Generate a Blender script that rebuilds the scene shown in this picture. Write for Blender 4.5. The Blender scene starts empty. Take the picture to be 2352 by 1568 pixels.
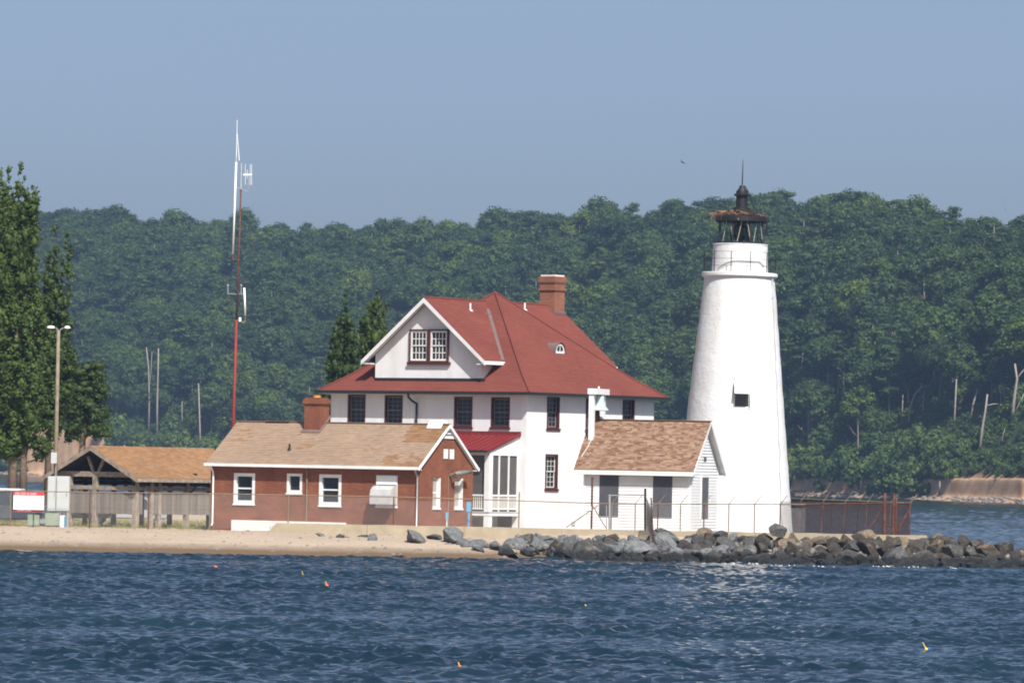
import bpy, bmesh, math, random
import numpy as np
from mathutils import Vector, Matrix, Euler, noise

random.seed(7)
rng = np.random.default_rng(11)
R = math.radians
scene = bpy.context.scene
COL = scene.collection

# ------------------------------------------------------------------ camera
FPX, CX, CY = 12000.0, 1176.0, 784.0          # focal length and centre in pixels of a 2352 px wide view
PITCH = math.atan(288 / FPX)
ROLL = R(1.1)
CAM = Vector((0.0, 0.0, 4.2))
cam = bpy.data.cameras.new('camera')
cam.sensor_width = 36.0
cam.lens = 36.0 * FPX / 2352.0
cam.clip_start = 1.0
cam.clip_end = 6000.0
cam_ob = bpy.data.objects.new('camera', cam)
COL.objects.link(cam_ob)
ROT = Matrix.Rotation(math.pi / 2 + PITCH, 3, 'X') @ Matrix.Rotation(ROLL, 3, 'Z')
cam_ob.matrix_world = Matrix.Translation(CAM) @ ROT.to_4x4()
scene.camera = cam_ob

# ------------------------------------------------------------------ sky, sun, exposure
SUN_AZ, SUN_EL = R(20), R(49)                  # azimuth to the right of straight behind the camera
world = bpy.data.worlds.new('World')
scene.world = world
world.use_nodes = True
nt = world.node_tree
bg = nt.nodes['Background']
sky = nt.nodes.new('ShaderNodeTexSky')
sky.sky_type = 'NISHITA'
sky.sun_disc = False
sky.sun_elevation = SUN_EL
sky.sun_rotation = math.pi - SUN_AZ
sky.altitude = 0.0
sky.air_density = 0.5
sky.dust_density = 2.5
sky.ozone_density = 2.0
soft = nt.nodes.new('ShaderNodeHueSaturation')        # milky summer sky, the same all round
soft.inputs['Saturation'].default_value = 0.88
nt.links.new(sky.outputs[0], soft.inputs['Color'])
nt.links.new(soft.outputs[0], bg.inputs[0])
bg.inputs[1].default_value = 0.072
sun = bpy.data.lights.new('sun', 'SUN')
sun.energy = 3.7
sun.angle = R(0.53)
sun.color = (1.0, 0.965, 0.92)
sun_ob = bpy.data.objects.new('sun', sun)
COL.objects.link(sun_ob)
SUN_DIR = Vector((math.sin(SUN_AZ) * math.cos(SUN_EL), -math.cos(SUN_AZ) * math.cos(SUN_EL), math.sin(SUN_EL)))
sun_ob.rotation_euler = SUN_DIR.to_track_quat('Z', 'Y').to_euler()
sun_ob.location = (40, -20, 60)
scene.view_settings.view_transform = 'Standard'
scene.view_settings.look = 'None'
scene.view_settings.gamma = 1.0
scene.view_settings.use_curve_mapping = False
scene.view_settings.exposure = .94
scene.render.engine = 'CYCLES'
scene.cycles.use_denoising = True
scene.cycles.max_bounces = 6
scene.cycles.diffuse_bounces = 2
scene.cycles.glossy_bounces = 3
scene.cycles.transmission_bounces = 4
scene.cycles.volume_bounces = 0
scene.cycles.transparent_max_bounces = 12
scene.cycles.filter_width = 1.9

# ------------------------------------------------------------------ photograph pixel -> place
def ray(px, py):
    return (ROT @ Vector(((px - CX) / FPX, -(py - CY) / FPX, -1.0)))
def at(px, py, d):
    r = ray(px, py)
    return CAM + r * (d / r.y)
def at_z(px, py, z):
    r = ray(px, py)
    return CAM + r * ((z - CAM.z) / r.z)
def on_plane(px, py, p, n):
    r = ray(px, py)
    return CAM + r * ((p - CAM).dot(n) / r.dot(n))
ROT_I = ROT.transposed()
def pix(p):
    q = ROT_I @ (Vector(p) - CAM)
    return CX + q.x / -q.z * FPX, CY - q.y / -q.z * FPX

# ------------------------------------------------------------------ tags
def tag(o, label=None, cat=None, group=None, kind=None):
    if label: o['label'] = label
    if cat: o['category'] = cat
    if group: o['group'] = group
    if kind: o['kind'] = kind
    return o
def empty(name, loc=(0, 0, 0), rz=0.0, label=None, cat=None, group=None):
    o = bpy.data.objects.new(name, None)
    o.empty_display_size = 0.3
    COL.objects.link(o)
    o.location = loc
    o.rotation_euler = (0, 0, rz)
    return tag(o, label, cat, group)
def link(name, me, parent=None, loc=None, rot=None):
    o = bpy.data.objects.new(name, me)
    COL.objects.link(o)
    if parent is not None: o.parent = parent
    if loc is not None: o.location = loc
    if rot is not None: o.rotation_euler = rot
    return o
def copy_tree(o, parent=None):
    c = o.copy()
    COL.objects.link(c)
    if parent is not None: c.parent = parent
    for ch in list(o.children):
        copy_tree(ch, c)
    return c

# ------------------------------------------------------------------ mesh builder
class MB:
    def __init__(s):
        s.v, s.f, s.c, s.m = [], [], [], []
    def add(s, vs, fs, c=0.5, m=0):
        b = len(s.v)
        s.v.extend([tuple(x) for x in vs])
        for f in fs:
            s.f.append([b + i for i in f]); s.c.append(c); s.m.append(m)
    def hexa(s, p, c=0.5, m=0):          # p: 4 bottom points, 4 top points, same order
        s.add(p, [(3, 2, 1, 0), (4, 5, 6, 7), (0, 1, 5, 4), (1, 2, 6, 5), (2, 3, 7, 6), (3, 0, 4, 7)], c, m)
    def box(s, x0, x1, y0, y1, z0, z1, c=0.5, m=0):
        s.hexa([(x0, y0, z0), (x1, y0, z0), (x1, y1, z0), (x0, y1, z0), (x0, y0, z1), (x1, y0, z1), (x1, y1, z1), (x0, y1, z1)], c, m)
    def prism(s, poly, vec, c=0.5, m=0):
        n = len(poly); vec = Vector(vec)
        p = [Vector(q) for q in poly]; q = [a + vec for a in p]
        s.add(p + q, [tuple(range(n - 1, -1, -1)), tuple(range(n, 2 * n))] + [(i, (i + 1) % n, n + (i + 1) % n, n + i) for i in range(n)], c, m)
    def bar(s, a, b, w, h=None, up=(0, 0, 1), c=0.5, m=0):   # rectangular bar from a to b
        a, b = Vector(a), Vector(b); h = w if h is None else h
        d = (b - a).normalized(); up = Vector(up)
        if abs(d.dot(up)) > .98: up = Vector((0, 1, 0))
        x = d.cross(up).normalized() * (w / 2); y = x.normalized().cross(d) * (h / 2)
        s.hexa([a - x - y, a + x - y, a + x + y, a - x + y, b - x - y, b + x - y, b + x + y, b - x + y], c, m)
    def tube(s, pts, r, n=8, c=0.5, m=0, caps=True):
        pts = [Vector(p) for p in pts]
        rs = list(r) if isinstance(r, (list, tuple)) else [r] * len(pts)
        vs, fs = [], []
        ref = Vector((0.13, 0.99, 0.05))
        for i, p in enumerate(pts):
            d = (pts[min(i + 1, len(pts) - 1)] - pts[max(i - 1, 0)])
            d = d.normalized() if d.length > 1e-9 else Vector((0, 0, 1))
            rf = ref if abs(d.dot(ref)) < .95 else Vector((1, 0, 0))
            x = d.cross(rf).normalized(); y = d.cross(x)
            for k in range(n):
                a = 2 * math.pi * k / n
                vs.append(p + (x * math.cos(a) + y * math.sin(a)) * rs[i])
        for i in range(len(pts) - 1):
            for k in range(n):
                k2 = (k + 1) % n
                fs.append((i * n + k, i * n + k2, (i + 1) * n + k2, (i + 1) * n + k))
        if caps:
            fs.append(tuple(range(n - 1, -1, -1)))
            fs.append(tuple((len(pts) - 1) * n + k for k in range(n)))
        s.add(vs, fs, c, m)
    def lathe(s, prof, n=32, cen=(0, 0, 0), c=0.5, m=0, a0=0.0, a1=2 * math.pi):
        vs, fs = [], []
        full = abs(a1 - a0 - 2 * math.pi) < 1e-6
        k_n = n if full else n + 1
        for (r, z) in prof:
            for k in range(k_n):
                a = a0 + (a1 - a0) * k / n
                vs.append((cen[0] + r * math.cos(a), cen[1] + r * math.sin(a), cen[2] + z))
        for i in range(len(prof) - 1):
            for k in range(n):
                k2 = (k + 1) % k_n
                fs.append((i * k_n + k, i * k_n + k2, (i + 1) * k_n + k2, (i + 1) * k_n + k))
        s.add(vs, fs, c, m)
    def mesh(s, name, mats, smooth=False):
        me = bpy.data.meshes.new(name)
        me.from_pydata(s.v, [], s.f)
        if not isinstance(mats, (list, tuple)): mats = [mats]
        for mt in mats: me.materials.append(mt)
        at_ = me.attributes.new('tint', 'FLOAT', 'FACE')
        at_.data.foreach_set('value', s.c)
        me.polygons.foreach_set('material_index', s.m)
        if smooth:
            me.polygons.foreach_set('use_smooth', [True] * len(s.f))
        me.update()
        return me
    def build(s, name, mats, parent=None, loc=None, rot=None, smooth=False, kind=None):
        o = link(name, s.mesh(name, mats, smooth), parent, loc, rot)
        if kind: o['kind'] = kind
        return o
def smooth_by_angle(o, ang=40):
    me = o.data
    me.polygons.foreach_set('use_smooth', [True] * len(me.polygons))
    bm = bmesh.new(); bm.from_mesh(me)
    for e in bm.edges:
        if len(e.link_faces) == 2 and e.calc_face_angle(0) > R(ang): e.smooth = False
    bm.to_mesh(me); bm.free()
    return o
def mesh_np(name, v, f, mat, smooth=False):
    """v (n,3), f (m,4) or (m,3) arrays"""
    me = bpy.data.meshes.new(name)
    k = f.shape[1]
    me.vertices.add(len(v)); me.vertices.foreach_set('co', v.astype(np.float32).ravel())
    me.loops.add(f.size); me.loops.foreach_set('vertex_index', f.astype(np.int32).ravel())
    me.polygons.add(len(f)); me.polygons.foreach_set('loop_start', np.arange(0, f.size, k, dtype=np.int32))
    if smooth: me.polygons.foreach_set('use_smooth', np.ones(len(f), dtype=bool))
    me.update(calc_edges=True)
    if mat is not None: me.materials.append(mat)
    return me

# ------------------------------------------------------------------ materials
def mat_nodes(name):
    m = bpy.data.materials.new(name); m.use_nodes = True
    t = m.node_tree; b = t.nodes['Principled BSDF']
    return m, t, b
def lnk(t, a, b): t.links.new(a, b)
def N(t, ty, **kw):
    n = t.nodes.new(ty)
    for k, v in kw.items(): setattr(n, k, v)
    return n
def math_n(t, op, a, b=None):
    n = N(t, 'ShaderNodeMath', operation=op)
    for i, x in enumerate((a, b)):
        if x is None: continue
        if isinstance(x, (int, float)): n.inputs[i].default_value = x
        else: lnk(t, x, n.inputs[i])
    return n.outputs[0]
def mixc(t, fac, a, b, bt='MIX'):
    n = N(t, 'ShaderNodeMix', data_type='RGBA', blend_type=bt)
    for i, x in ((0, fac), (6, a), (7, b)):
        if isinstance(x, (int, float)): n.inputs[i].default_value = x
        elif isinstance(x, (tuple, list)): n.inputs[i].default_value = (*x[:3], 1)
        else: lnk(t, x, n.inputs[i])
    return n.outputs[2]
def coords(t, scale=(1, 1, 1), kind='Object', rot=(0, 0, 0)):
    tc = N(t, 'ShaderNodeTexCoord'); mp = N(t, 'ShaderNodeMapping')
    mp.inputs['Scale'].default_value = scale
    mp.inputs['Rotation'].default_value = rot
    lnk(t, tc.outputs[kind], mp.inputs[0])
    return mp.outputs[0]
def nz(t, vec, scale, detail=4, rough=.55):
    n = N(t, 'ShaderNodeTexNoise')
    n.inputs['Scale'].default_value = scale; n.inputs['Detail'].default_value = detail
    n.inputs['Roughness'].default_value = rough
    if vec is not None: lnk(t, vec, n.inputs['Vector'])
    return n.outputs['Fac']
def ramp(t, fac, stops):
    n = N(t, 'ShaderNodeValToRGB')
    el = n.color_ramp.elements
    while len(el) < len(stops): el.new(0.5)
    for e, (p, c) in zip(el, stops):
        e.position = p; e.color = (*c, 1) if len(c) == 3 else c
    lnk(t, fac, n.inputs[0])
    return n.outputs[0]
def bump(t, b, h, strength, dist):
    n = N(t, 'ShaderNodeBump'); n.inputs['Strength'].default_value = strength; n.inputs['Distance'].default_value = dist
    lnk(t, h, n.inputs['Height']); lnk(t, n.outputs[0], b.inputs['Normal'])
def simple(name, col, rough=.6, var=.12, scale=3.0, metal=0.0, spec=.3, bmp=0.0, bscale=30, dirt=None, dirt_amt=.5, dirt_scale=.8):
    """one colour with uneven wear, optional blotches of dirt and fine relief"""
    m, t, b = mat_nodes(name)
    v = coords(t)
    a = nz(t, v, scale, 5)
    lo = tuple(c * (1 - var) for c in col); hi = tuple(min(1, c * (1 + var)) for c in col)
    c = ramp(t, a, [(.3, lo), (.7, hi)])
    if dirt:
        d = nz(t, v, dirt_scale, 6, .65)
        f = ramp(t, d, [(.48, (0, 0, 0)), (.72, (dirt_amt,) * 3)])
        c = mixc(t, f, c, dirt)
    lnk(t, c, b.inputs['Base Color'])
    b.inputs['Roughness'].default_value = rough
    b.inputs['Metallic'].default_value = metal
    b.inputs['Specular IOR Level'].default_value = spec
    if bmp: bump(t, b, nz(t, v, bscale, 3), bmp, .02)
    return m
def shingle_mat(name, stops, rough=.85, streak=.18):
    """tab colour from the face's own tint, plus soft weather streaks and grit"""
    m, t, b = mat_nodes(name)
    at_ = N(t, 'ShaderNodeAttribute', attribute_name='tint')
    c = ramp(t, at_.outputs['Fac'], stops)
    v = coords(t)
    s1 = nz(t, v, .45, 5); s2 = nz(t, v, 9, 3)
    f = ramp(t, math_n(t, 'ADD', math_n(t, 'MULTIPLY', s1, .7), math_n(t, 'MULTIPLY', s2, .3)), [(.3, (1 - streak,) * 3), (.7, (1 + streak * .4,) * 3)])
    c = mixc(t, 1.0, c, f, 'MULTIPLY')
    lnk(t, c, b.inputs['Base Color'])
    b.inputs['Roughness'].default_value = rough; b.inputs['Specular IOR Level'].default_value = .15
    bump(t, b, nz(t, v, 60, 2), .3, .01)
    return m

M = {}
def stucco(name, col, grime, amt, bs=.5):
    m, t, b = mat_nodes(name)
    v = coords(t)
    sv = coords(t, (1.6, 1.6, .16))
    streak = nz(t, sv, 1.3, 6, .62)
    blot = nz(t, v, .5, 6, .6)
    f = ramp(t, math_n(t, 'MULTIPLY', streak, blot), [(.2, (0, 0, 0)), (.42, (amt,) * 3)])
    c = mixc(t, f, col, grime)
    lnk(t, c, b.inputs['Base Color'])
    b.inputs['Roughness'].default_value = .75; b.inputs['Specular IOR Level'].default_value = .2
    h = math_n(t, 'ADD', math_n(t, 'MULTIPLY', nz(t, v, 2.2, 4), .7), math_n(t, 'MULTIPLY', nz(t, v, 11, 3), .4))
    bump(t, b, h, bs, .05)
    return m
M['stucco'] = stucco('white_stucco', (.73, .73, .725), (.58, .56, .51), .6, .4)
M['tower'] = stucco('whitewashed_masonry', (.67, .67, .665), (.56, .52, .46), .6, .9)
M['white'] = simple('white_paint', (.72, .72, .71), .45, .05, 2, dirt=(.55, .52, .46), dirt_amt=.4)
M['muntin'] = simple('shade_toned_muntin', (.20, .19, .19), .5, .1, 5)  # sash colour darkened to stand for the shade on these windows
M['offwhite'] = simple('weathered_white_paint', (.66, .65, .6), .55, .1, 3, dirt=(.45, .40, .32), dirt_amt=.5)
M['maroon'] = simple('maroon_trim', (.075, .022, .021), .5, .15, 4)
M['sash'] = simple('pale_sash_paint', (.68, .66, .62), .45, .06, 5)
M['gutter'] = simple('black_gutter', (.022, .024, .026), .45, .2, 4)
M['fascia'] = simple('white_fascia', (.72, .72, .71), .5, .06, 2, dirt=(.5, .5, .48), dirt_amt=.4)
M['glass'] = simple('dark_window_glass', (.018, .024, .032), .06, .3, 1.2, spec=.6)
M['screen'] = simple('dark_screen_and_void', (.085, .08, .078), .7, .2, 1.5)  # insect screens, and the dark sheets standing in for unlit spaces
M['steel'] = simple('galvanised_steel', (.42, .43, .43), .45, .15, 6, metal=.55, dirt=(.25, .16, .1), dirt_amt=.4)
M['rust'] = simple('rusty_steel', (.095, .035, .022), .85, .35, 9, dirt=(.30, .22, .16), dirt_amt=.35, dirt_scale=3)
M['rust_wire'] = simple('rusty_wire', (.06, .044, .044), .9, .3, 9)
M['rail'] = simple('weathered_rail', (.20, .165, .11), .7, .25, 6, dirt=(.22, .1, .05), dirt_amt=.6, dirt_scale=2)
M['wire'] = simple('galvanised_wire', (.42, .40, .37), .6, .2, 4)
M['blackiron'] = simple('black_iron', (.012, .011, .012), .5, .35, 5, spec=.4, dirt=(.02, .015, .013), dirt_amt=.4, dirt_scale=3)
M['wood'] = simple('weathered_wood', (.26, .21, .16), .8, .3, 5, dirt=(.36, .33, .28), dirt_amt=.6, dirt_scale=2.5)
M['shadewood'] = simple('shade_darkened_timber', (.028, .024, .021), .85, .25, 4)  # shelter timber with the shade under the roof put into its colour
M['polewood'] = simple('pole_wood', (.20, .165, .115), .8, .22, 5)
M['redpaint'] = simple('red_painted_steel', (.19, .023, .018), .6, .22, 7, dirt=(.16, .05, .03), dirt_amt=.6, dirt_scale=2.5)
M['fibre'] = simple('white_fibreglass', (.82, .83, .8), .35, .04, 3)
M['greybox'] = simple('grey_enamel', (.42, .44, .43), .5, .06, 2, dirt=(.3, .28, .22), dirt_amt=.3)
M['greenbox'] = simple('green_enamel', (.22, .27, .2), .5, .1, 2)
M['bluepipe'] = simple('blue_paint', (.10, .30, .46), .5, .12, 4)
M['shutter'] = simple('grey_shutter_paint', (.07, .07, .082), .55, .1, 3)
M['verdigris'] = simple('verdigris_bronze', (.38, .48, .46), .55, .18, 3, dirt=(.22, .33, .31), dirt_amt=.5, dirt_scale=2)
M['pot'] = simple('orange_clay', (.52, .24, .07), .8, .15, 6)
M['flash'] = simple('lead_flashing', (.14, .10, .095), .6, .2, 5)
M['putty'] = simple('putty_paint', (.36, .31, .22), .6, .2, 5)
M['straw'] = simple('dry_sticks', (.24, .135, .075), .9, .4, 8)
M['rubber'] = simple('black_rubber', (.02, .02, .02), .8, .2, 5)
M['chrome'] = simple('bright_trim', (.6, .6, .62), .2, .05, 3, metal=.9)
M['bark'] = simple('grey_brown_bark', (.16, .12, .085), .9, .3, 4, bmp=.5, bscale=12)
M['deadbark'] = simple('bleached_bark', (.25, .22, .185), .85, .2, 2.5, dirt=(.2, .17, .14), dirt_amt=.6, dirt_scale=1.2)
M['greybark'] = simple('dull_bark', (.17, .15, .135), .9, .25, 2)
M['orange'] = simple('orange_float', (.75, .13, .03), .5, .1, 5)
M['yellow'] = simple('yellow_float', (.70, .48, .09), .5, .1, 5)
M['bluefloat'] = simple('blue_float', (.03, .16, .50), .5, .1, 5)
M['bird'] = simple('dark_plumage', (.09, .09, .085), .8, .3, 6)
M['signwhite'] = simple('sign_white', (.85, .85, .83), .4, .02, 2)
M['signred'] = simple('sign_red', (.55, .05, .06), .4, .05, 2)
M['signblack'] = simple('sign_black', (.02, .02, .02), .5, .05, 2)
M['concrete'] = simple('stained_concrete', (.34, .285, .20), .9, .12, 1.6, dirt=(.27, .22, .15), dirt_amt=.8, dirt_scale=1.1, bmp=.5, bscale=9)
M['footing'] = simple('painted_footing', (.70, .70, .66), .8, .06, 2, dirt=(.5, .46, .36), dirt_amt=.4)
M['ceil'] = simple('dull_grey_board', (.36, .34, .31), .8, .1, 2)  # plain warm grey, used on the brick gable panes

def brick_mat(name, c1, c2, mortar, zx=True):
    m, t, b = mat_nodes(name)
    v = coords(t)
    sep = N(t, 'ShaderNodeSeparateXYZ'); lnk(t, v, sep.inputs[0])
    cmb = N(t, 'ShaderNodeCombineXYZ')
    lnk(t, math_n(t, 'ADD', sep.outputs[0], sep.outputs[1]), cmb.inputs[0]); lnk(t, sep.outputs[2], cmb.inputs[1])
    br = N(t, 'ShaderNodeTexBrick')
    br.inputs['Color1'].default_value = (*c1, 1); br.inputs['Color2'].default_value = (*c2, 1)
    br.inputs['Mortar'].default_value = (*mortar, 1)
    br.inputs['Scale'].default_value = 1.0
    br.inputs['Brick Width'].default_value = .215; br.inputs['Row Height'].default_value = .072
    br.inputs['Mortar Size'].default_value = .007; br.inputs['Mortar Smooth'].default_value = .1
    br.inputs['Bias'].default_value = -.1
    lnk(t, cmb.outputs[0], br.inputs['Vector'])
    f = ramp(t, nz(t, v, .9, 6, .62), [(.3, (.74, .74, .76)), (.72, (1.12, 1.1, 1.08))])
    c = mixc(t, 1.0, br.outputs['Color'], f, 'MULTIPLY')
    eff = ramp(t, nz(t, coords(t, (1, 1, 2.2)), 1.1, 7, .7), [(.63, (0, 0, 0)), (.78, (.32,) * 3)])
    c = mixc(t, eff, c, (.5, .36, .3))
    lnk(t, c, b.inputs['Base Color'])
    b.inputs['Roughness'].default_value = .88; b.inputs['Specular IOR Level'].default_value = .15
    bump(t, b, br.outputs['Fac'], -.5, .012)
    return m
M['brick'] = brick_mat('red_brick', (.225, .072, .036), (.155, .046, .025), (.25, .145, .10))
M['chimbrick'] = brick_mat('chimney_brick', (.26, .085, .045), (.18, .052, .03), (.36, .25, .18))

M['redroof'] = shingle_mat('red_roof_shingles', [(0, (.155, .045, .033)), (.5, (.164, .048, .0355)), (1, (.173, .052, .039))], streak=.16)
M['tanroof'] = shingle_mat('tan_roof_shingles', [(0, (.245, .170, .118)), (.45, (.275, .194, .135)), (.7, (.30, .215, .152)), (.9, (.235, .135, .07)), (1, (.20, .108, .05))], streak=.14)
M['shedroof'] = shingle_mat('brown_mottled_shingles', [(0, (.145, .078, .048)), (.35, (.215, .128, .082)), (.7, (.255, .16, .108)), (1, (.31, .21, .15))], streak=.12)
M['pavroof'] = shingle_mat('pavilion_shingles', [(0, (.23, .125, .06)), (.5, (.275, .155, .078)), (.9, (.305, .185, .10)), (1, (.16, .155, .13))], streak=.2)
M['metalroof'] = simple('red_metal_roofing', (.17, .02, .02), .5, .08, 2.0, spec=.5)

def leaf_mat(name, c_lo, c_hi, yellow, trans=.22, sat_var=.25):
    m = bpy.data.materials.new(name); m.use_nodes = True
    t = m.node_tree; t.nodes.clear()
    out = N(t, 'ShaderNodeOutputMaterial')
    oi = N(t, 'ShaderNodeObjectInfo')
    geo = N(t, 'ShaderNodeNewGeometry')
    v = coords(t)
    r_is = geo.outputs['Random Per Island']
    f = math_n(t, 'ADD', math_n(t, 'MULTIPLY', r_is, .5), math_n(t, 'MULTIPLY', nz(t, v, .5, 3), .5))
    c = mixc(t, f, c_lo, c_hi)
    c2 = ramp(t, oi.outputs['Random'], [(0, (.52, .60, .74)), (.3, (.85, .88, .9)), (.6, (1.05, 1.02, .95)), (.88, (1.25, 1.2, .9)), (1, yellow)])
    c = mixc(t, 1.0, c, c2, 'MULTIPLY')
    big = nz(t, oi.outputs['Location'], .022, 3, .6)      # stands of different species across the hill
    c = mixc(t, 1.0, c, ramp(t, big, [(.32, (.72, .80, .95)), (.5, (1, 1, 1)), (.68, (1.28, 1.16, 1.0))]), 'MULTIPLY')
    d = N(t, 'ShaderNodeBsdfPrincipled')
    d.inputs['Roughness'].default_value = .6; d.inputs['Specular IOR Level'].default_value = .25
    lnk(t, c, d.inputs['Base Color'])
    tr = N(t, 'ShaderNodeBsdfTranslucent')
    lnk(t, mixc(t, 1.0, c, (1.3, 1.4, .6), 'MULTIPLY'), tr.inputs[0])
    mx = N(t, 'ShaderNodeMixShader'); mx.inputs[0].default_value = trans
    lnk(t, d.outputs[0], mx.inputs[1]); lnk(t, tr.outputs[0], mx.inputs[2])
    lnk(t, mx.outputs[0], out.inputs[0])
    return m
M['farleaf'] = leaf_mat('forest_foliage', (.020, .043, .012), (.056, .095, .023), (1.9, 1.6, .7))
M['bushleaf'] = leaf_mat('shoreline_bush_foliage', (.030, .060, .014), (.084, .128, .028), (1.5, 1.4, .8))
M['poplarleaf'] = leaf_mat('poplar_foliage', (.016, .036, .009), (.070, .108, .018), (1, 1, 1))
M['darkleaf'] = leaf_mat('dark_tree_foliage', (.022, .042, .013), (.05, .08, .02), (1, 1, 1))
M['grass'] = leaf_mat('dry_grass', (.13, .14, .04), (.26, .26, .09), (1, 1, 1))

def sand_mat():
    m, t, b = mat_nodes('beach_sand')
    v = coords(t)
    geo = N(t, 'ShaderNodeNewGeometry'); sep = N(t, 'ShaderNodeSeparateXYZ')
    lnk(t, geo.outputs['Position'], sep.inputs[0])
    n1 = nz(t, v, .35, 6, .6); n2 = nz(t, v, 4, 5, .7)
    c = ramp(t, math_n(t, 'ADD', math_n(t, 'MULTIPLY', n1, .6), math_n(t, 'MULTIPLY', n2, .4)), [(.3, (.30, .235, .175)), (.5, (.355, .285, .215)), (.72, (.41, .335, .26))])
    # water-soaked sand in the swash zone, with its own ragged edge
    wob = math_n(t, 'MULTIPLY', math_n(t, 'SUBTRACT', nz(t, v, .6, 4), .5), .18)
    wet = ramp(t, math_n(t, 'ADD', sep.outputs[2], wob), [(.16, (1, 1, 1)), (.44, (0, 0, 0))])
    c = mixc(t, wet, c, (.135, .092, .055))
    deb = ramp(t, nz(t, coords(t, (1.3, 4, 1)), 2.5, 6, .75), [(.66, (0, 0, 0)), (.74, (.5,) * 3)])
    c = mixc(t, deb, c, (.20, .15, .11))
    lnk(t, c, b.inputs['Base Color'])
    b.inputs['Roughness'].default_value = .95; b.inputs['Specular IOR Level'].default_value = .1
    bump(t, b, math_n(t, 'ADD', nz(t, v, 2.2, 5, .65), math_n(t, 'MULTIPLY', nz(t, v, 14, 3), .4)), .6, .08)
    return m
M['sand'] = sand_mat()

def rock_mat():
    m, t, b = mat_nodes('riprap_stone')
    oi = N(t, 'ShaderNodeObjectInfo')
    v = coords(t)
    geo = N(t, 'ShaderNodeNewGeometry'); sep = N(t, 'ShaderNodeSeparateXYZ')
    lnk(t, geo.outputs['Position'], sep.inputs[0])
    # object colour carries each stone's own colour
    base = oi.outputs['Color']
    n1 = nz(t, v, 2.2, 6, .65); n2 = nz(t, v, 9, 4, .6)
    f = ramp(t, math_n(t, 'ADD', math_n(t, 'MULTIPLY', n1, .6), math_n(t, 'MULTIPLY', n2, .4)), [(.3, (.36, .36, .38)), (.5, (.92, .92, .92)), (.7, (1.75, 1.68, 1.58))])
    c = mixc(t, 1.0, base, f, 'MULTIPLY')
    ru = ramp(t, nz(t, v, 1.1, 5, .6), [(.56, (0, 0, 0)), (.74, (.6,) * 3)])
    c = mixc(t, ru, c, (.27, .19, .12))
    # tide line: weed and wet stone below about 0.45 m
    wob = math_n(t, 'MULTIPLY', math_n(t, 'SUBTRACT', nz(t, coords(t, kind='Object'), 1.4, 4), .5), .5)
    wet = ramp(t, math_n(t, 'ADD', sep.outputs[2], wob), [(.34, (1, 1, 1)), (.56, (0, 0, 0))])
    c = mixc(t, wet, c, (.020, .021, .020))
    lnk(t, c, b.inputs['Base Color'])
    rr = N(t, 'ShaderNodeMapRange'); lnk(t, wet, rr.inputs[0])
    rr.inputs[3].default_value = .8; rr.inputs[4].default_value = .28
    lnk(t, rr.outputs[0], b.inputs['Roughness'])
    b.inputs['Specular IOR Level'].default_value = .35
    bump(t, b, math_n(t, 'ADD', n1, math_n(t, 'MULTIPLY', n2, .6)), .9, .16)
    return m
M['rock'] = rock_mat()

def water_mat():
    m, t, b = mat_nodes('bay_water')
    v = coords(t)
    c = ramp(t, nz(t, coords(t, (.05, .05, .05)), 1.0, 4), [(.35, (.005, .017, .028)), (.7, (.008, .026, .038))])
    # turbid shallow water along the shore
    lnk(t, c, b.inputs['Base Color'])
    b.inputs['Roughness'].default_value = .07
    b.inputs['IOR'].default_value = 1.333
    h = math_n(t, 'ADD', math_n(t, 'MULTIPLY', nz(t, coords(t, (1, 1.6, 1)), 2.4, 4, .6), .6), math_n(t, 'MULTIPLY', nz(t, v, 8, 4, .6), .3))
    bump(t, b, h, .35, .10)
    return m
M['water'] = water_mat()

def hill_mat():
    m, t, b = mat_nodes('hillside_soil')
    geo = N(t, 'ShaderNodeNewGeometry'); sep = N(t, 'ShaderNodeSeparateXYZ')
    lnk(t, geo.outputs['Position'], sep.inputs[0])
    v = coords(t)
    at_ = N(t, 'ShaderNodeAttribute', attribute_name='bank')
    n1 = nz(t, coords(t, (.3, .3, .3)), 1.0, 6, .65)
    sandc = ramp(t, n1, [(.3, (.33, .17, .08)), (.5, (.43, .28, .165)), (.7, (.50, .36, .23))])
    soil = ramp(t, nz(t, v, .1, 4), [(.3, (.022, .034, .012)), (.7, (.042, .052, .02))])
    lnk(t, mixc(t, at_.outputs['Fac'], soil, sandc), b.inputs['Base Color'])
    b.inputs['Roughness'].default_value = .95; b.inputs['Specular IOR Level'].default_value = .1
    bump(t, b, n1, .35, .3)
    return m
M['hill'] = hill_mat()

# ================================================================== SETTING
# ------------------------------------------------------------------ water: one sheet of real waves
def wave_field(n, size, wind, seed, small, lam_p, spread=2.0):
    g = np.random.default_rng(seed)
    k1 = np.fft.fftfreq(n, d=size / n) * 2 * np.pi
    kx, ky = np.meshgrid(k1, k1, indexing='ij')
    k = np.sqrt(kx ** 2 + ky ** 2); k[0, 0] = 1
    kp = 2 * np.pi / lam_p
    cosw = (kx * wind[0] + ky * wind[1]) / k
    amp = np.exp(-1.1 * (kp / k) ** 2) / k ** 3.55 * (0.12 + np.abs(cosw) ** spread) * np.exp(-(k * small) ** 2)
    amp[0, 0] = 0
    h = np.fft.ifft2(np.sqrt(amp) * (g.normal(size=(n, n)) + 1j * g.normal(size=(n, n)))).real
    return h / h.std()
def sample(f, size, x, y):
    n = f.shape[0]
    u = (x / size * n) % n; v = (y / size * n) % n
    i = np.floor(u).astype(int); j = np.floor(v).astype(int)
    a = u - i; b = v - j
    i %= n; j %= n; i2 = (i + 1) % n; j2 = (j + 1) % n
    return f[i, j] * (1 - a) * (1 - b) + f[i2, j] * a * (1 - b) + f[i, j2] * (1 - a) * b + f[i2, j2] * a * b
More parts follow.
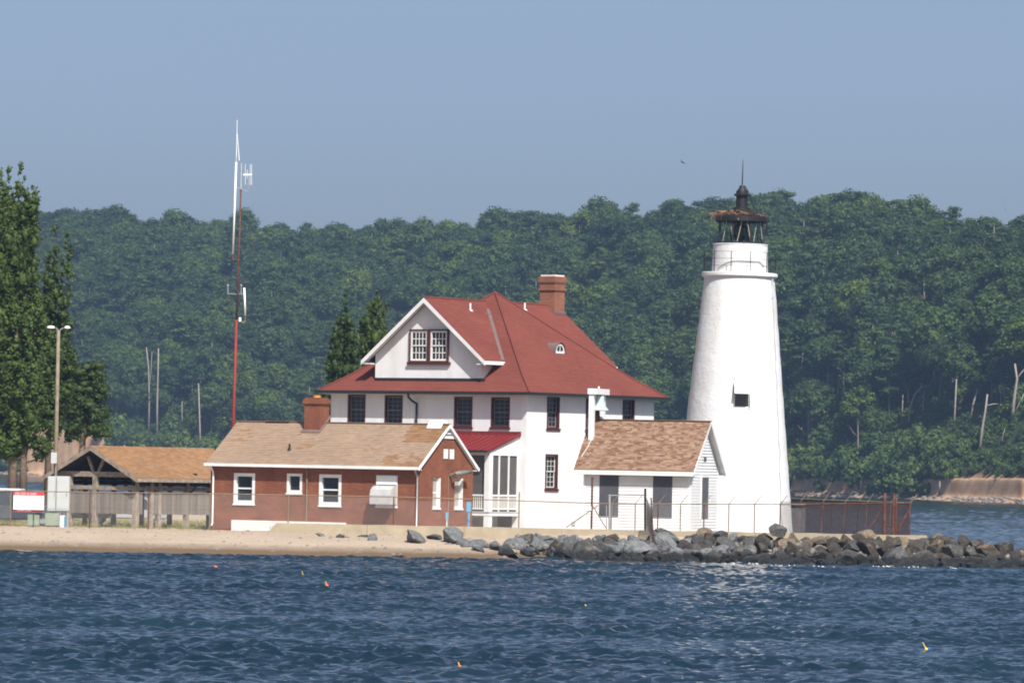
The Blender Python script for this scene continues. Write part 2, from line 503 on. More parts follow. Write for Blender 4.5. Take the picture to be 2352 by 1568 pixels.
W1 = wave_field(512, 41.0, (0.3, -0.95), 3, .03, 1.2)
W2 = wave_field(512, 27.0, (-0.15, -0.98), 4, .02, .6)
def wave_h(x, y):
    gust = np.clip(.95 + .38 * sample(W1, 41.0, x * .035 + 7, y * .06 + 3), .35, 1.7)
    return .038 * sample(W1, 41.0, x * .8, y) * gust + .021 * sample(W2, 27.0, x + .35 * y, y - .35 * x)

rows = [12, 20, 30, 40, 50, 60, 68, 76, 84, 90]
d = 95.0
while d < 246: rows.append(d); d += .16
while d < 900: rows.append(d); d *= 1.0019
while d < 1700: rows.append(d); d *= 1.03
rows = np.array(rows)
core = np.linspace(-.118, .118, 250)
side = np.array([.135, .17, .22, .3, .45, .7, 1.1])
cols = np.concatenate([-side[::-1], core, side])
DD, UU = np.meshgrid(rows, cols, indexing='ij')
XX = DD * UU
amp = np.where(np.abs(UU) < .119, 1.0, 0.0) * np.clip((DD - 60) / 35, 0, 1) * np.clip((1650 - DD) / 500, .0, 1)
shal = np.where((DD > 233.5) & (DD < 262), .8, 1.0)
ZZ = wave_h(XX, DD) * amp * shal
DX = -.35 * np.gradient(ZZ, axis=1)
vv = np.stack([XX, DD, ZZ], -1).reshape(-1, 3)
nr, nc = DD.shape
idx = np.arange(nr * nc).reshape(nr, nc)
ff = np.stack([idx[:-1, :-1], idx[:-1, 1:], idx[1:, 1:], idx[1:, :-1]], -1).reshape(-1, 4)
water = link('water', mesh_np('water', vv, ff, M['water'], smooth=True))
tag(water, kind='structure')

# ------------------------------------------------------------------ beach and spit
COAST = np.array([(-260, 236), (-60, 236), (-20, 236.2), (-4, 236.4), (2, 237.0), (4, 238.6), (9, 238.8), (16, 239.2), (22.0, 240.5), (25, 244), (22.5, 249), (18, 256.5),
                  (15, 264), (12, 276), (7, 300), (-2, 330), (-14, 365), (-30, 410), (-60, 440), (-120, 460), (-260, 470)], float)
def signed_dist(px, py, poly):
    d2 = np.full(px.shape, 1e18); inside = np.zeros(px.shape, bool)
    n = len(poly)
    for i in range(n):
        x1, y1 = poly[i]; x2, y2 = poly[(i + 1) % n]
        ex, ey = x2 - x1, y2 - y1
        t = np.clip(((px - x1) * ex + (py - y1) * ey) / (ex * ex + ey * ey), 0, 1)
        d2 = np.minimum(d2, (px - x1 - t * ex) ** 2 + (py - y1 - t * ey) ** 2)
        c = ((y1 > py) != (y2 > py)) & (px < (x2 - x1) * (py - y1) / (y2 - y1 + 1e-12) + x1)
        inside ^= c
    s = np.sqrt(d2)
    return np.where(inside, s, -s)
def land_z(px, py):
    px = np.asarray(px, float); py = np.asarray(py, float)
    s = signed_dist(px, py, COAST)
    w = np.clip((px + 1.5) / 6.0, 0, 1)
    gentle = np.interp(s, [-12, -3, 0, 3, 7, 9, 13, 20, 30], [-1.4, -.4, 0.0, .33, .74, .83, .90, .80, .77])
    steep = np.interp(s, [-8, -2, 0, 5, 7.6, 8.6, 22], [-1.4, -.9, -.6, -.3, .3, 1.08, 1.12])
    return gentle * (1 - w) + steep * w
gx = np.concatenate([np.linspace(-240, -36, 52)[:-1], np.arange(-36, 30, .3)])
gy = np.concatenate([np.arange(226, 262, .3), np.linspace(262, 480, 90)])
GX, GY = np.meshgrid(gx, gy, indexing='ij')
GZ = land_z(GX, GY)
rip = sample(W1, 41.0, GX * 1.7, GY * 1.7) * .012 + sample(W2, 27.0, GX * .8, GY * .8) * .016
GZ = GZ + rip * np.clip(GZ * 2, 0, 1)
vv = np.stack([GX, GY, GZ], -1).reshape(-1, 3)
idx = np.arange(GX.size).reshape(GX.shape)
ff = np.stack([idx[:-1, :-1], idx[1:, :-1], idx[1:, 1:], idx[:-1, 1:]], -1).reshape(-1, 4)
beach = link('beach', mesh_np('beach', vv, ff, M['sand'], smooth=True))
tag(beach, kind='structure')
def gz(x, y): return float(land_z(np.array([x]), np.array([y]))[0])

# sea bed and far ground, one broad sheet under everything
mb = MB(); mb.add([(-2500, -60, -1.6), (2500, -60, -1.6), (2500, 2600, -1.6), (-2500, 2600, -1.6)], [(0, 1, 2, 3)])
tag(mb.build('sea_bed', M['sand']), kind='structure')

# ------------------------------------------------------------------ wooded hills across the water
SH_U = [-3000, -1800, -1176, -700, 0, 650, 1024, 1176, 1800, 3000]
SH_D = [1480, 1400, 1300, 1235, 1120, 965, 860, 825, 770, 740]
RG_W = [330, 310, 290, 280, 255, 225, 205, 200, 190, 190]
def shore(u): return np.interp(u, SH_U, SH_D)
def ridge(u): return shore(u) + np.interp(u, SH_U, RG_W)
SIL = [(-600, 500), (0, 492), (80, 487), (160, 484), (270, 484), (330, 500), (420, 506), (480, 518), (560, 515), (640, 517), (720, 524), (760, 526), (860, 518), (960, 512), (1060, 512),
       (1130, 502), (1200, 493), (1270, 491), (1330, 489), (1400, 472), (1440, 473), (1500, 480), (1570, 469), (1640, 461), (1700, 456), (1750, 443), (1800, 447), (1850, 470), (1880, 453),
       (1920, 440), (2000, 449), (2040, 450), (2090, 466), (2130, 476), (2180, 484), (2260, 488), (2300, 502), (2352, 498), (2700, 480), (3200, 520)]
SIL_U, SIL_Z = [], []
for (sx, sy) in SIL:
    r_ = ray(sx, sy); u_ = r_.x / r_.y * FPX
    SIL_U.append(u_); SIL_Z.append(at(sx, sy, float(ridge(u_))).z)
TREE_H = 14.0
def bank_h(u): return np.interp(u, [-1800, -1176, -950, -820, -600, 600, 1000, 1176, 1800], [10, 11, 10.5, 7.5, 4.2, 3.4, 3.6, 4.0, 4.4])
def hill_z(x, y):
    u = x / y * FPX
    s = shore(u); rd = ridge(u)
    b = bank_h(u)
    zr = np.interp(u, SIL_U, SIL_Z) - TREE_H
    q = y - s
    t = np.clip((q - 14) / (rd - s - 14), 0, 1)
    up = b + (zr - b) * (np.sin(t * math.pi / 2) * .62 + t * .38)
    lo = np.interp(q, [-40, -6, 0, 6], [-1.6, -1.0, .1, .8])
    k = np.clip((q - 6) / 4, 0, 1)
    z = np.where(q < 6, lo, np.where(q < 14, .8 + (b - .8) * (k * k * (3 - 2 * k)), up))
    return np.where(y > rd, zr - (y - rd) * .06, z)
us = np.concatenate([np.linspace(-2600, -1320, 60), np.linspace(-1310, 1310, 640), np.linspace(1320, 2600, 60)])
qs = np.concatenate([[-40, -15, -6, -3], np.arange(0, 18, .6), np.arange(18, 60, 4), np.arange(60, 560, 12), [700, 1000]])
U_, Q_ = np.meshgrid(us, qs, indexing='ij')
Y_ = shore(U_) + Q_
X_ = U_ / FPX * Y_
g1 = np.vectorize(lambda a, b: noise.noise(Vector((a * .05, b * .05, 0))) + .5 * noise.noise(Vector((a * .16, b * .16, 3))) + .45 * noise.noise(Vector((a * .5, b * .5, 7))))(X_, Y_)
Z_ = hill_z(X_, Y_) + g1 * np.clip((Q_ - 3) / 8, 0, 1) * (.2 + .9 * np.clip((Q_ - 14) / 10, 0, 1))
Y_ = Y_ + np.where((Q_ > 1) & (Q_ < 20), g1 * 1.0, 0)
vv = np.stack([X_, Y_, Z_], -1).reshape(-1, 3)
idx = np.arange(U_.size).reshape(U_.shape)
ff = np.stack([idx[:-1, :-1], idx[1:, :-1], idx[1:, 1:], idx[:-1, 1:]], -1).reshape(-1, 4)
me = mesh_np('hills', vv, ff, M['hill'], smooth=True)
ba = me.attributes.new('bank', 'FLOAT', 'POINT')
ba.data.foreach_set('value', np.clip(1 - (Q_ - 13) / 6, 0, 1).astype(np.float32).ravel())
hills = link('hills', me); tag(hills, kind='structure')

# ------------------------------------------------------------------ foliage
def leaf_cloud(lobes, density, size, g, up=.35, flat=1.0, core=True, droop=0.0):
    """Leaf-sized bent quads spread over many small lobes; dark closed cores fill the inside."""
    V, F = [], []
    n0 = 0
    for (cx, cy, cz, rx, ry, rz) in lobes:
        area = 4 * math.pi * ((rx * ry) ** 1.6 / 3 + (rx * rz) ** 1.6 / 3 + (ry * rz) ** 1.6 / 3) ** (1 / 1.6)
        n = max(6, int(area * density))
        dirs = g.normal(size=(n, 3)); dirs /= np.linalg.norm(dirs, axis=1)[:, None]
        rad = g.uniform(.72, 1.1, n)[:, None]
        c = dirs * rad * np.array([rx, ry, rz]) + np.array([cx, cy, cz])
        nm = dirs / np.array([rx, ry, rz]) ; nm /= np.linalg.norm(nm, axis=1)[:, None]
        nm = nm + g.normal(size=(n, 3)) * .55 + np.array([0, 0, up]); nm /= np.linalg.norm(nm, axis=1)[:, None]
        a = np.cross(nm, g.normal(size=(n, 3))); a /= np.linalg.norm(a, axis=1)[:, None] + 1e-9
        b = np.cross(nm, a)
        s = size * g.uniform(.55, 1.35, n)[:, None]
        a = a * s; b = b * s * g.uniform(.55, .95, n)[:, None]
        q = np.stack([c - a * .5, c + b * .5 - nm * s * .08, c + a * .5, c - b * .5 - nm * s * .08], 1).reshape(-1, 3)
        V.append(q); F.append(np.arange(n * 4).reshape(-1, 4) + n0); n0 += n * 4
    V = np.concatenate(V); F = np.concatenate(F)
    if core:
        cv, cf = [], []
        k0 = len(V)
        for (cx, cy, cz, rx, ry, rz) in lobes:
            vs, fs = ICO
            p = vs * np.array([rx, ry, rz]) * .62 * (1 + g.uniform(-.2, .14, (len(vs), 1))) + np.array([cx, cy, cz])
            cv.append(p); cf.append(fs + k0); k0 += len(vs)
        V = np.concatenate([V] + cv)
        F = np.concatenate([F] + cf)
    return V, F
def ico_quads():
    bm = bmesh.new(); bmesh.ops.create_cube(bm, size=1.2)
    bmesh.ops.subdivide_edges(bm, edges=bm.edges[:], cuts=1, use_grid_fill=True)
    vs = np.array([v.co.normalized()[:] for v in bm.verts])
    bm.verts.index_update()
    fs = np.array([[v.index for v in f.verts] for f in bm.faces])
    bm.free(); return vs, fs
ICO = ico_quads()

def crown_lobes(g, h, r, z0, n, kind):
    L = []
    for i in range(n):
        t = (i + .5) / n
        if kind == 'round':
            th = g.uniform(0, 6.28); ph = math.acos(1 - 1.55 * t)
            rr = r * .66
            z = z0 + (h - z0) * .5 + math.cos(ph) * (h - z0) * .36
            x, y = math.cos(th) * math.sin(ph) * rr, math.sin(th) * math.sin(ph) * rr
            s = r * g.uniform(.24, .46)
            L.append((x * g.uniform(.85, 1.25), y * g.uniform(.85, 1.25), z, s * 1.12, s * 1.12, s * .8))
        elif kind == 'pine':
            th = g.uniform(0, 6.28); z = z0 + (h - z0) * g.uniform(.15, 1.0)
            w = r * (1.05 - .6 * (z - z0) / (h - z0)) * g.uniform(.3, .85)
            s = r * g.uniform(.28, .4)
            L.append((math.cos(th) * w, math.sin(th) * w, z - s * .5, s * 1.35, s * 1.35, s * .55))
        else:   # bush
            th = g.uniform(0, 6.28); w = r * math.sqrt(g.uniform(0, 1)) * .8
            s = r * g.uniform(.32, .5)
            L.append((math.cos(th) * w, math.sin(th) * w, h * g.uniform(.25, .8) * (1 - .35 * w / r), s, s, s * 1.05))
    return L
def trunk_mesh(g, name, h, r, mat, limbs=4, lean=.03):
    mb = MB()
    pts = []; x = y = 0.0
    dx, dy = g.normal() * lean, g.normal() * lean
    for i in range(6):
        t = i / 5
        pts.append((x, y, h * t - .8 * (t == 0))); x += dx * h / 5 + g.normal() * .06; y += dy * h / 5 + g.normal() * .06
    mb.tube(pts, [r * (1.15 - .75 * i / 5) for i in range(6)], 7)
    for k in range(limbs):
        b = Vector(pts[2 + k % 3]); a = g.uniform(0, 6.28); l = h * g.uniform(.14, .26)
        e = b + Vector((math.cos(a) * l, math.sin(a) * l, l * .9))
        mb.tube([b, (b + e) / 2 + Vector((0, 0, -.05 * l)), e], [r * .45, r * .3, r * .12], 5)
    return mb.mesh(name, mat, True)
g = np.random.default_rng(5)
VAR = []        # (crown mesh, trunk mesh, height, radius, kind)
for i in range(8):
    h = float(g.uniform(14, 17)); r = float(g.uniform(3.9, 5.0)); z0 = h * .42
    V, F = leaf_cloud(crown_lobes(g, h, r, z0, int(g.integers(18, 30)), 'round'), 3.6, .56, g)
    VAR.append((mesh_np('crown', V, F, M['farleaf']), trunk_mesh(g, 'trunk', h * .8, .24, M['greybark']), h, r, 'broad'))
for i in range(4):
    h = float(g.uniform(15, 18)); r = float(g.uniform(3.0, 3.6)); z0 = h * .35
    V, F = leaf_cloud(crown_lobes(g, h, r, z0, 20, 'pine'), 4.2, .42, g)
    VAR.append((mesh_np('crown', V, F, M['farleaf']), trunk_mesh(g, 'trunk', h * .9, .2, M['greybark'], 2), h, r, 'pine'))
for i in range(5):
    h = float(g.uniform(4, 6)); r = float(g.uniform(2.2, 3.0))
    V, F = leaf_cloud(crown_lobes(g, h, r, 0, 11, 'bush'), 3.2, .5, g)
    VAR.append((mesh_np('crown', V, F, M['bushleaf']), trunk_mesh(g, 'trunk', h * .6, .1, M['greybark'], 3), h, r, 'bush'))
for i in range(3):
    h = float(g.uniform(4, 6)); r = float(g.uniform(2.3, 3.0))
    V, F = leaf_cloud(crown_lobes(g, h, r, 0, 11, 'bush'), 3.2, .55, g)
    VAR.append((mesh_np('crown', V, F, M['farleaf']), trunk_mesh(g, 'trunk', h * .6, .1, M['greybark'], 3), h, r, 'bush'))
BROAD, PINE, BUSH, UNDER = range(0, 8), range(8, 12), range(12, 17), range(17, 20)
BUSHES = range(12, 20)

# dead trunks seen against the far wood: (name path in photo pixels from foot to tip, radius m, extra forks)
DEAD = [
    ([(1976, 1132), (1979, 1090), (1983, 1054)], .30, [], 'short bleached snag standing at the far waterline right of the lighthouse'),
    ([(2086, 974), (2090, 936), (2100, 908), (2113, 892)], .30, [[(2113, 892), (2124, 886), (2136, 886)], [(2113, 892), (2119, 880)]], 'curved bleached dead trunk forking at its top among dark trees'),
    ([(2071, 965), (2073, 930), (2074, 905)], .2, [], 'thin pale straight trunk just left of the curved forked snag'),
    ([(2191, 978), (2194, 930), (2197, 870)], .30, [], 'tall grey straight trunk on the dark wooded slope at right'),
    ([(2118, 962), (2121, 925), (2123, 895)], .2, [], 'grey trunk half hidden just right of the curved forked snag'),
    ([(2249, 1034), (2256, 985), (2263, 945), (2268, 905)], .36, [[(2264, 932), (2280, 928), (2292, 927)]], 'tall pale dead trunk with one side limb above the tan bank'),
    ([(2227, 962), (2236, 925), (2246, 893)], .3, [], 'pale slanting trunk left of the tall trunk with one side limb'),
    ([(2324, 972), (2329, 920), (2336, 870), (2331, 835)], .42, [[(2332, 945), (2342, 925), (2352, 905)], [(2336, 870), (2352, 848)]], 'big pale trunk with forked limbs at the right edge'),
    ([(1670 + 250, 925), (1925, 890), (1928, 872)], .18, [], 'thin grey trunk in the trees close right of the lighthouse'),
    ([(2158, 1135), (2158, 1118), (2159, 1104)], .26, [], 'small pale stump standing in the far shallows'),
    ([(2300, 1018), (2304, 998), (2308, 985)], .14, [], 'thin bleached pole above the tan bank at far right'),
    ([(341, 1000), (343, 920), (341, 840), (336, 797)], .34, [[(343, 900), (347, 850), (349, 808)]], 'tall grey dead trunk with a fork above the shelter roof'),
    ([(361, 1005), (361, 930), (363, 850), (364, 800)], .38, [], 'tall bare grey trunk, right one of the pair above the shelter roof'),
    ([(461, 1045), (459, 980), (456, 880)], .36, [], 'bare grey pole-like trunk left of the red mast'),
    ([(419, 978), (418, 950), (418, 922)], .22, [], 'short grey trunk between the tall pair and the lone bare trunk'),
]
def hill_hit(px, py):
    r_ = ray(px, py); u_ = r_.x / r_.y * FPX
    for q in np.arange(-4, 330, 1.0):
        y = float(shore(u_)) + q; p = CAM + r_ * (y / r_.y)
        if p.z <= float(hill_z(np.array([p.x]), np.array([y]))[0]) + .2: return p
    return CAM + r_ * ((float(shore(u_)) + 30) / r_.y)
dead_keep = []
for path, rad, forks, label in DEAD:
    foot = hill_hit(*path[0])
    dd = foot.y
    o = empty('dead_tree', foot, 0, label, 'dead tree')
    mb = MB(); pts = [at(x, y, dd) - foot for x, y in path]
    pts[0] = pts[0] - Vector((0, 0, 1.0))
    k = len(pts)
    rad *= .68
    mb.tube(pts, [rad * (1.1 - .55 * i / (k - 1)) for i in range(k)], 8)
    mb.build('trunk', M['deadbark'], o, smooth=True)
    for fk in forks:
        mb = MB(); fp = [at(x, y, dd) - foot for x, y in fk]
        mb.tube(fp, [rad * (.55 - .3 * i / (len(fp) - 1)) for i in range(len(fp))], 6)
        mb.build('limb', M['deadbark'], o, smooth=True)
    xs = [p[0] for p in path] + [p[0] for f_ in forks for p in f_]; ys = [p[1] for p in path] + [p[1] for f_ in forks for p in f_]
    dead_keep.append((min(xs) - 5, max(xs) + 5, min(ys) - 2, max(ys) + 2, dd))
# bare stretches of bank in the photograph (pixel boxes that no tree may cover)
BARE = [(2200, 2352, 1094, 1150), (1828, 1868, 1104, 1138), (1912, 1946, 1106, 1132), (60, 205, 985, 1075), (2148, 2160, 1112, 1134)]

P_ = []
def project(x, y, z):
    q = np.stack([x - CAM.x, y - CAM.y, z - CAM.z]); w = np.array(ROT_I) @ q
    return CX + w[0] / -w[2] * FPX, CY - w[1] / -w[2] * FPX
cand = []
def scatter(q0, q1f, sx, sy, pick, s_lo, s_hi, ulim=1750, miss=0.0):
    y0 = 760.0
    y = y0
    while y < 1800:
        n = int(2 * ulim / FPX * y / sx)
        for i in range(n):
            yy = y + g.uniform(-.5, .5) * sy; xx = (-ulim / FPX * y) + (i + g.uniform(0, 1)) * sx
            u = xx / yy * FPX
            q = yy - float(shore(u))
            if q < q0 or q > (q1f if not callable(q1f) else float(q1f(u))) or g.uniform() < miss: continue
            cand.append((xx, yy, int(g.choice(list(pick))), float(g.uniform(s_lo, s_hi)), float(g.uniform(0, 6.28))))
        y += sy
scatter(22, lambda u: ridge(u) - shore(u) + 22, 4.3, 5.6, list(BROAD) * 3 + list(PINE) * 2, .55, 1.06, miss=.10)
scatter(2.6, 36, 2.6, 2.3, list(BUSH), .45, 1.25, miss=.05)
scatter(3.2, 13, 1.8, 1.7, list(BUSH), .42, .85, miss=.05)
scatter(26, 110, 3.9, 4.6, list(UNDER), .6, 1.35, miss=.15)
scatter(13, 120, 2.3, 2.6, list(UNDER), .28, .46)
ok = []
for (x, y, k, s, a) in cand:
    z = float(hill_z(np.array([x]), np.array([y]))[0]) - .3
    h, r = VAR[k][2] * s, VAR[k][3] * s
    bx, by = pix((x, y, z)); tx, ty = pix((x, y, z + h)); pr = r / y * FPX
    if bx + pr < -520 or bx - pr > 2880: continue
    z_lo = by if k in BUSHES else by + (ty - by) * .4
    bad = False
    for (x0, x1, y0, y1, dd) in (dead_keep if s > .47 or k not in UNDER else ()):
        if y < dd + 1.5 and bx + pr * .8 > x0 and bx - pr * .8 < x1 and ty < y1 - (y1 - y0) * .12 and z_lo > y0: bad = True; break
    if not bad and k in BUSHES and y - float(shore(x / y * FPX)) < 11.5:
        bad = s > .62 and any(x0 - pr * .5 < bx < x1 + pr + 22 for (x0, x1, y0, y1) in BARE[:1]) or g.uniform() < .25
    if not bad:
        for (x0, x1, y0, y1) in BARE:
            if bx + pr * .45 > x0 and bx - pr * .45 < x1 and ty < y1 and z_lo - 6 > y0: bad = True; break
    if not bad: ok.append((x, y, z, k, s, a, bx, by, ty, pr))
ok.sort(key=lambda t: t[1])
# which trees show largest: paint them near to far on a coarse screen
GRD = np.zeros((200, 300), bool)
def paint(x0, x1, y0, y1):
    i0, i1, j0, j1 = int(max(0, y0 // 8)), int(min(200, y1 // 8 + 1)), int(max(0, x0 // 8)), int(min(300, x1 // 8 + 1))
    if i1 <= i0 or j1 <= j0: return 0
    sub = GRD[i0:i1, j0:j1]; n = int((~sub).sum()); sub[:] = True; return n
paint(725, 1500, 700, 1210); paint(1590, 1810, 640, 1220); paint(490, 1090, 970, 1210); paint(0, 130, 500, 1200); paint(1330, 1660, 960, 1210)
vis = []
for i, t in enumerate(ok):
    x, y, z, k, s, a, bx, by, ty, pr = t
    lo = by if k in BUSHES else by + (ty - by) * .45
    vis.append(paint(bx - pr * .8, bx + pr * .8, ty + 2, lo))
order = sorted(range(len(ok)), key=lambda i: -vis[i])
single = set(order[:300])
def zone(bx, ty, k):
    sort_ = 'low green bush' if k in BUSHES else ('dark pine' if k in PINE else 'broadleaf tree')
    xs = [(230, 'behind the tall poplars'), (440, 'above the roofed shelter'), (560, 'around the red mast'), (740, 'between mast and house poplars'), (900, 'behind the house poplars'), (1130, 'above the white gable'), (1330, 'around the big brick chimney'),
          (1590, 'between red roof and lighthouse'), (1830, 'behind the lighthouse'), (1990, 'just right of the lighthouse'), (2180, 'over the rusty fence'), (9999, 'at far right over the tan bank')]
    w = [n for lim, n in xs if bx < lim][0]
    ys = [(540, 'near the skyline'), (640, 'high on the far hill'), (760, 'half way up the far hill'), (900, 'low on the far hill'), (9999, 'at the far shore')]
    hgt = [n for lim, n in ys if ty < lim][0]
    return '%s %s %s' % (sort_, hgt, w)
hidden = bpy.data.collections.new('forest_kinds')
for k, (cm, tm, h, r, kind) in enumerate(VAR):
    j = bmesh.new(); j.from_mesh(cm); n_f = len(j.faces); j.from_mesh(tm)
    j.faces.ensure_lookup_table()
    for f in j.faces[n_f:]: f.material_index = 1
    me = bpy.data.meshes.new('tree_kind'); j.to_mesh(me); j.free()
    me.materials.append(cm.materials[0]); me.materials.append(tm.materials[0])
    hidden.objects.link(bpy.data.objects.new('tree_kind_%02d' % k, me))
rest = []
for i, t in enumerate(ok):
    x, y, z, k, s, a, bx, by, ty, pr = t
    if i in single:
        nm = 'shore_bush' if k in BUSHES else ('pine_tree' if k in PINE else 'forest_tree')
        lab = zone(bx, ty, k)
        o = empty(nm, (x, y, z), a, lab, 'bush' if k in BUSHES else 'tree', lab.replace('bush', 'bushes', 1).replace('tree', 'trees', 1).replace('pine', 'pines', 1))
        o.scale = (s, s, s * float(g.uniform(.9, 1.12)))
        link('crown', VAR[k][0], o)
        if k not in BUSHES: link('trunk', VAR[k][1], o)
    else: rest.append(t)
# the rest of the wood: one object, its trees placed by geometry nodes
me = bpy.data.meshes.new('distant_forest')
me.vertices.add(len(rest)); me.vertices.foreach_set('co', np.array([t[:3] for t in rest], np.float32).ravel())
a1 = me.attributes.new('pick', 'INT', 'POINT'); a1.data.foreach_set('value', [t[3] for t in rest])
a2 = me.attributes.new('size', 'FLOAT', 'POINT'); a2.data.foreach_set('value', [t[4] for t in rest])
a3 = me.attributes.new('spin', 'FLOAT_VECTOR', 'POINT'); a3.data.foreach_set('vector', np.array([(0, 0, t[5]) for t in rest], np.float32).ravel())
forest = link('distant_forest', me)
tag(forest, 'deep green mass of trees covering the far hill', 'forest', kind='stuff')
gn = bpy.data.node_groups.new('forest', 'GeometryNodeTree')
gn.interface.new_socket('Geometry', in_out='INPUT', socket_type='NodeSocketGeometry')
gn.interface.new_socket('Geometry', in_out='OUTPUT', socket_type='NodeSocketGeometry')
gi, go = gn.nodes.new('NodeGroupInput'), gn.nodes.new('NodeGroupOutput')
ci = gn.nodes.new('GeometryNodeCollectionInfo'); ci.inputs[0].default_value = hidden
ci.inputs['Separate Children'].default_value = True; ci.inputs['Reset Children'].default_value = True
ip = gn.nodes.new('GeometryNodeInstanceOnPoints'); ip.inputs['Pick Instance'].default_value = True
def attr(nm, ty):
    n = gn.nodes.new('GeometryNodeInputNamedAttribute'); n.data_type = ty; n.inputs[0].default_value = nm; return n.outputs[0]
gn.links.new(gi.outputs[0], ip.inputs['Points']); gn.links.new(ci.outputs[0], ip.inputs['Instance'])
gn.links.new(attr('pick', 'INT'), ip.inputs['Instance Index']); gn.links.new(attr('spin', 'FLOAT_VECTOR'), ip.inputs['Rotation'])
gn.links.new(attr('size', 'FLOAT'), ip.inputs['Scale'])
gn.links.new(ip.outputs[0], go.inputs[0])
md = forest.modifiers.new('forest', 'NODES'); md.node_group = gn

# driftwood and stones along the far waterline
mb = MB()
for i in range(900):
    u = g.uniform(-1300, 1300); q = g.uniform(-1.5, 4.5); y = float(shore(u)) + q; x = u / FPX * y
    z = float(hill_z(np.array([x]), np.array([y]))[0]); a = g.uniform(0, 3.14)
    if g.uniform() < .45:
        l = g.uniform(.8, 3.2); v = Vector((math.cos(a), math.sin(a) * .4, g.uniform(-.1, .25))) * l
        mb.tube([(x, y, z + .1), Vector((x, y, z + .15)) + v * .5, Vector((x, y, z + .1)) + v], [.14, .11, .05], 5)
    else:
        s = g.uniform(.25, .8); mb.lathe([(0, -.2 * s), (s, 0), (s * .7, .5 * s), (0, .65 * s)], 6, (x, y, z))
tag(mb.build('shore_debris', M['greybark']), 'grey driftwood and stones scattered along the far waterline', 'driftwood', kind='stuff')

# ------------------------------------------------------------------ haze over the water
HZ0, HZ1 = -2.8, 96.0
mb = MB(); mb.box(-1300, 1300, -40, 2100, HZ0, HZ1)
m = bpy.data.materials.new('haze_air'); m.use_nodes = True
t = m.node_tree; t.nodes.clear()
vol = N(t, 'ShaderNodeVolumePrincipled'); out = N(t, 'ShaderNodeOutputMaterial')
vol.inputs['Color'].default_value = (.44, .66, 1.0, 1)
vol.inputs['Density'].default_value = .00015
vol.inputs['Anisotropy'].default_value = .2
lnk(t, vol.outputs[0], out.inputs['Volume'])
hz = mb.build('haze', m); tag(hz, 'thin blue summer haze over the bay', 'haze', kind='stuff')

# ================================================================== BUILDINGS
GB = .98                                     # ground level round the buildings
class Frame:
    """local axes of a building: x along its front wall to the right, y into the building, z up; origin at its near corner"""
    def __init__(s, px, py, d, alpha, z=GB):
        p = at(px, py, d)
        s.o = Vector((p.x, p.y, z)); s.a = R(alpha)
        s.x = Vector((math.cos(s.a), -math.sin(s.a), 0)); s.y = Vector((math.sin(s.a), math.cos(s.a), 0))
    def loc(s, p):
        q = Vector(p) - s.o; return Vector((q.dot(s.x), q.dot(s.y), q.z))
    def wpt(s, x, y, z): return s.o + s.x * x + s.y * y + Vector((0, 0, z))
    def front(s, px, py, y=0.0):
        l = s.loc(on_plane(px, py, s.wpt(0, y, 0), s.y)); return l.x, l.z
    def side(s, px, py, x=0.0):
        l = s.loc(on_plane(px, py, s.wpt(x, 0, 0), s.x)); return l.y, l.z
    def thing(s, name, label, cat):
        return empty(name, s.o, -s.a, label, cat)
class Face:
    """a wall face: along (a), outward (o), up (z)"""
    def __init__(s, kind, c): s.k, s.c = kind, c
    def p(s, a, o, z):
        return (a, s.c - o, z) if s.k == 'front' else (s.c + o, a, z)
    def box(s, mb, a0, a1, o0, o1, z0, z1, c=.5, m=0):
        P = s.p
        q = [P(a0, o0, z0), P(a1, o0, z0), P(a1, o1, z0), P(a0, o1, z0), P(a0, o0, z1), P(a1, o0, z1), P(a1, o1, z1), P(a0, o1, z1)]
        if s.k == 'front': q = [q[3], q[2], q[1], q[0], q[7], q[6], q[5], q[4]]
        mb.hexa(q, c, m)
    def rect(s, fr, x0, x1, y0, y1, off=0.0):
        """pixel rectangle -> (a0, a1, z0, z1); x is read at mid height"""
        ym = (y0 + y1) / 2
        f = (lambda X, Y: fr.front(X, Y, s.c - off)) if s.k == 'front' else (lambda X, Y: fr.side(X, Y, s.c + off))
        a0, _ = f(x0, ym); a1, _ = f(x1, ym); _, za = f((x0 + x1) / 2, y0); _, zb = f((x0 + x1) / 2, y1)
        return min(a0, a1), max(a0, a1), min(za, zb), max(za, zb)
def wall_holes(mb, face, a0, a1, z0, z1, holes, depth=.2, m=0):
    """a wall skin with openings and their reveals"""
    As = sorted({a0, a1} | {h[0] for h in holes} | {h[1] for h in holes}); Zs = sorted({z0, z1} | {h[2] for h in holes} | {h[3] for h in holes})
    for i in range(len(As) - 1):
        for j in range(len(Zs) - 1):
            ca, cz = (As[i] + As[i + 1]) / 2, (Zs[j] + Zs[j + 1]) / 2
            if any(h[0] < ca < h[1] and h[2] < cz < h[3] for h in holes): continue
            q = [face.p(As[i], 0, Zs[j]), face.p(As[i + 1], 0, Zs[j]), face.p(As[i + 1], 0, Zs[j + 1]), face.p(As[i], 0, Zs[j + 1])]
            mb.add(q, [(0, 1, 2, 3)], .5, m)
    for (b0, b1, y0, y1) in holes:
        for (p, q) in (((b0, y0), (b1, y0)), ((b1, y0), (b1, y1)), ((b1, y1), (b0, y1)), ((b0, y1), (b0, y0))):
            mb.add([face.p(p[0], 0, p[1]), face.p(q[0], 0, q[1]), face.p(q[0], -depth, q[1]), face.p(p[0], -depth, p[1])], [(0, 1, 2, 3)], .5, m)
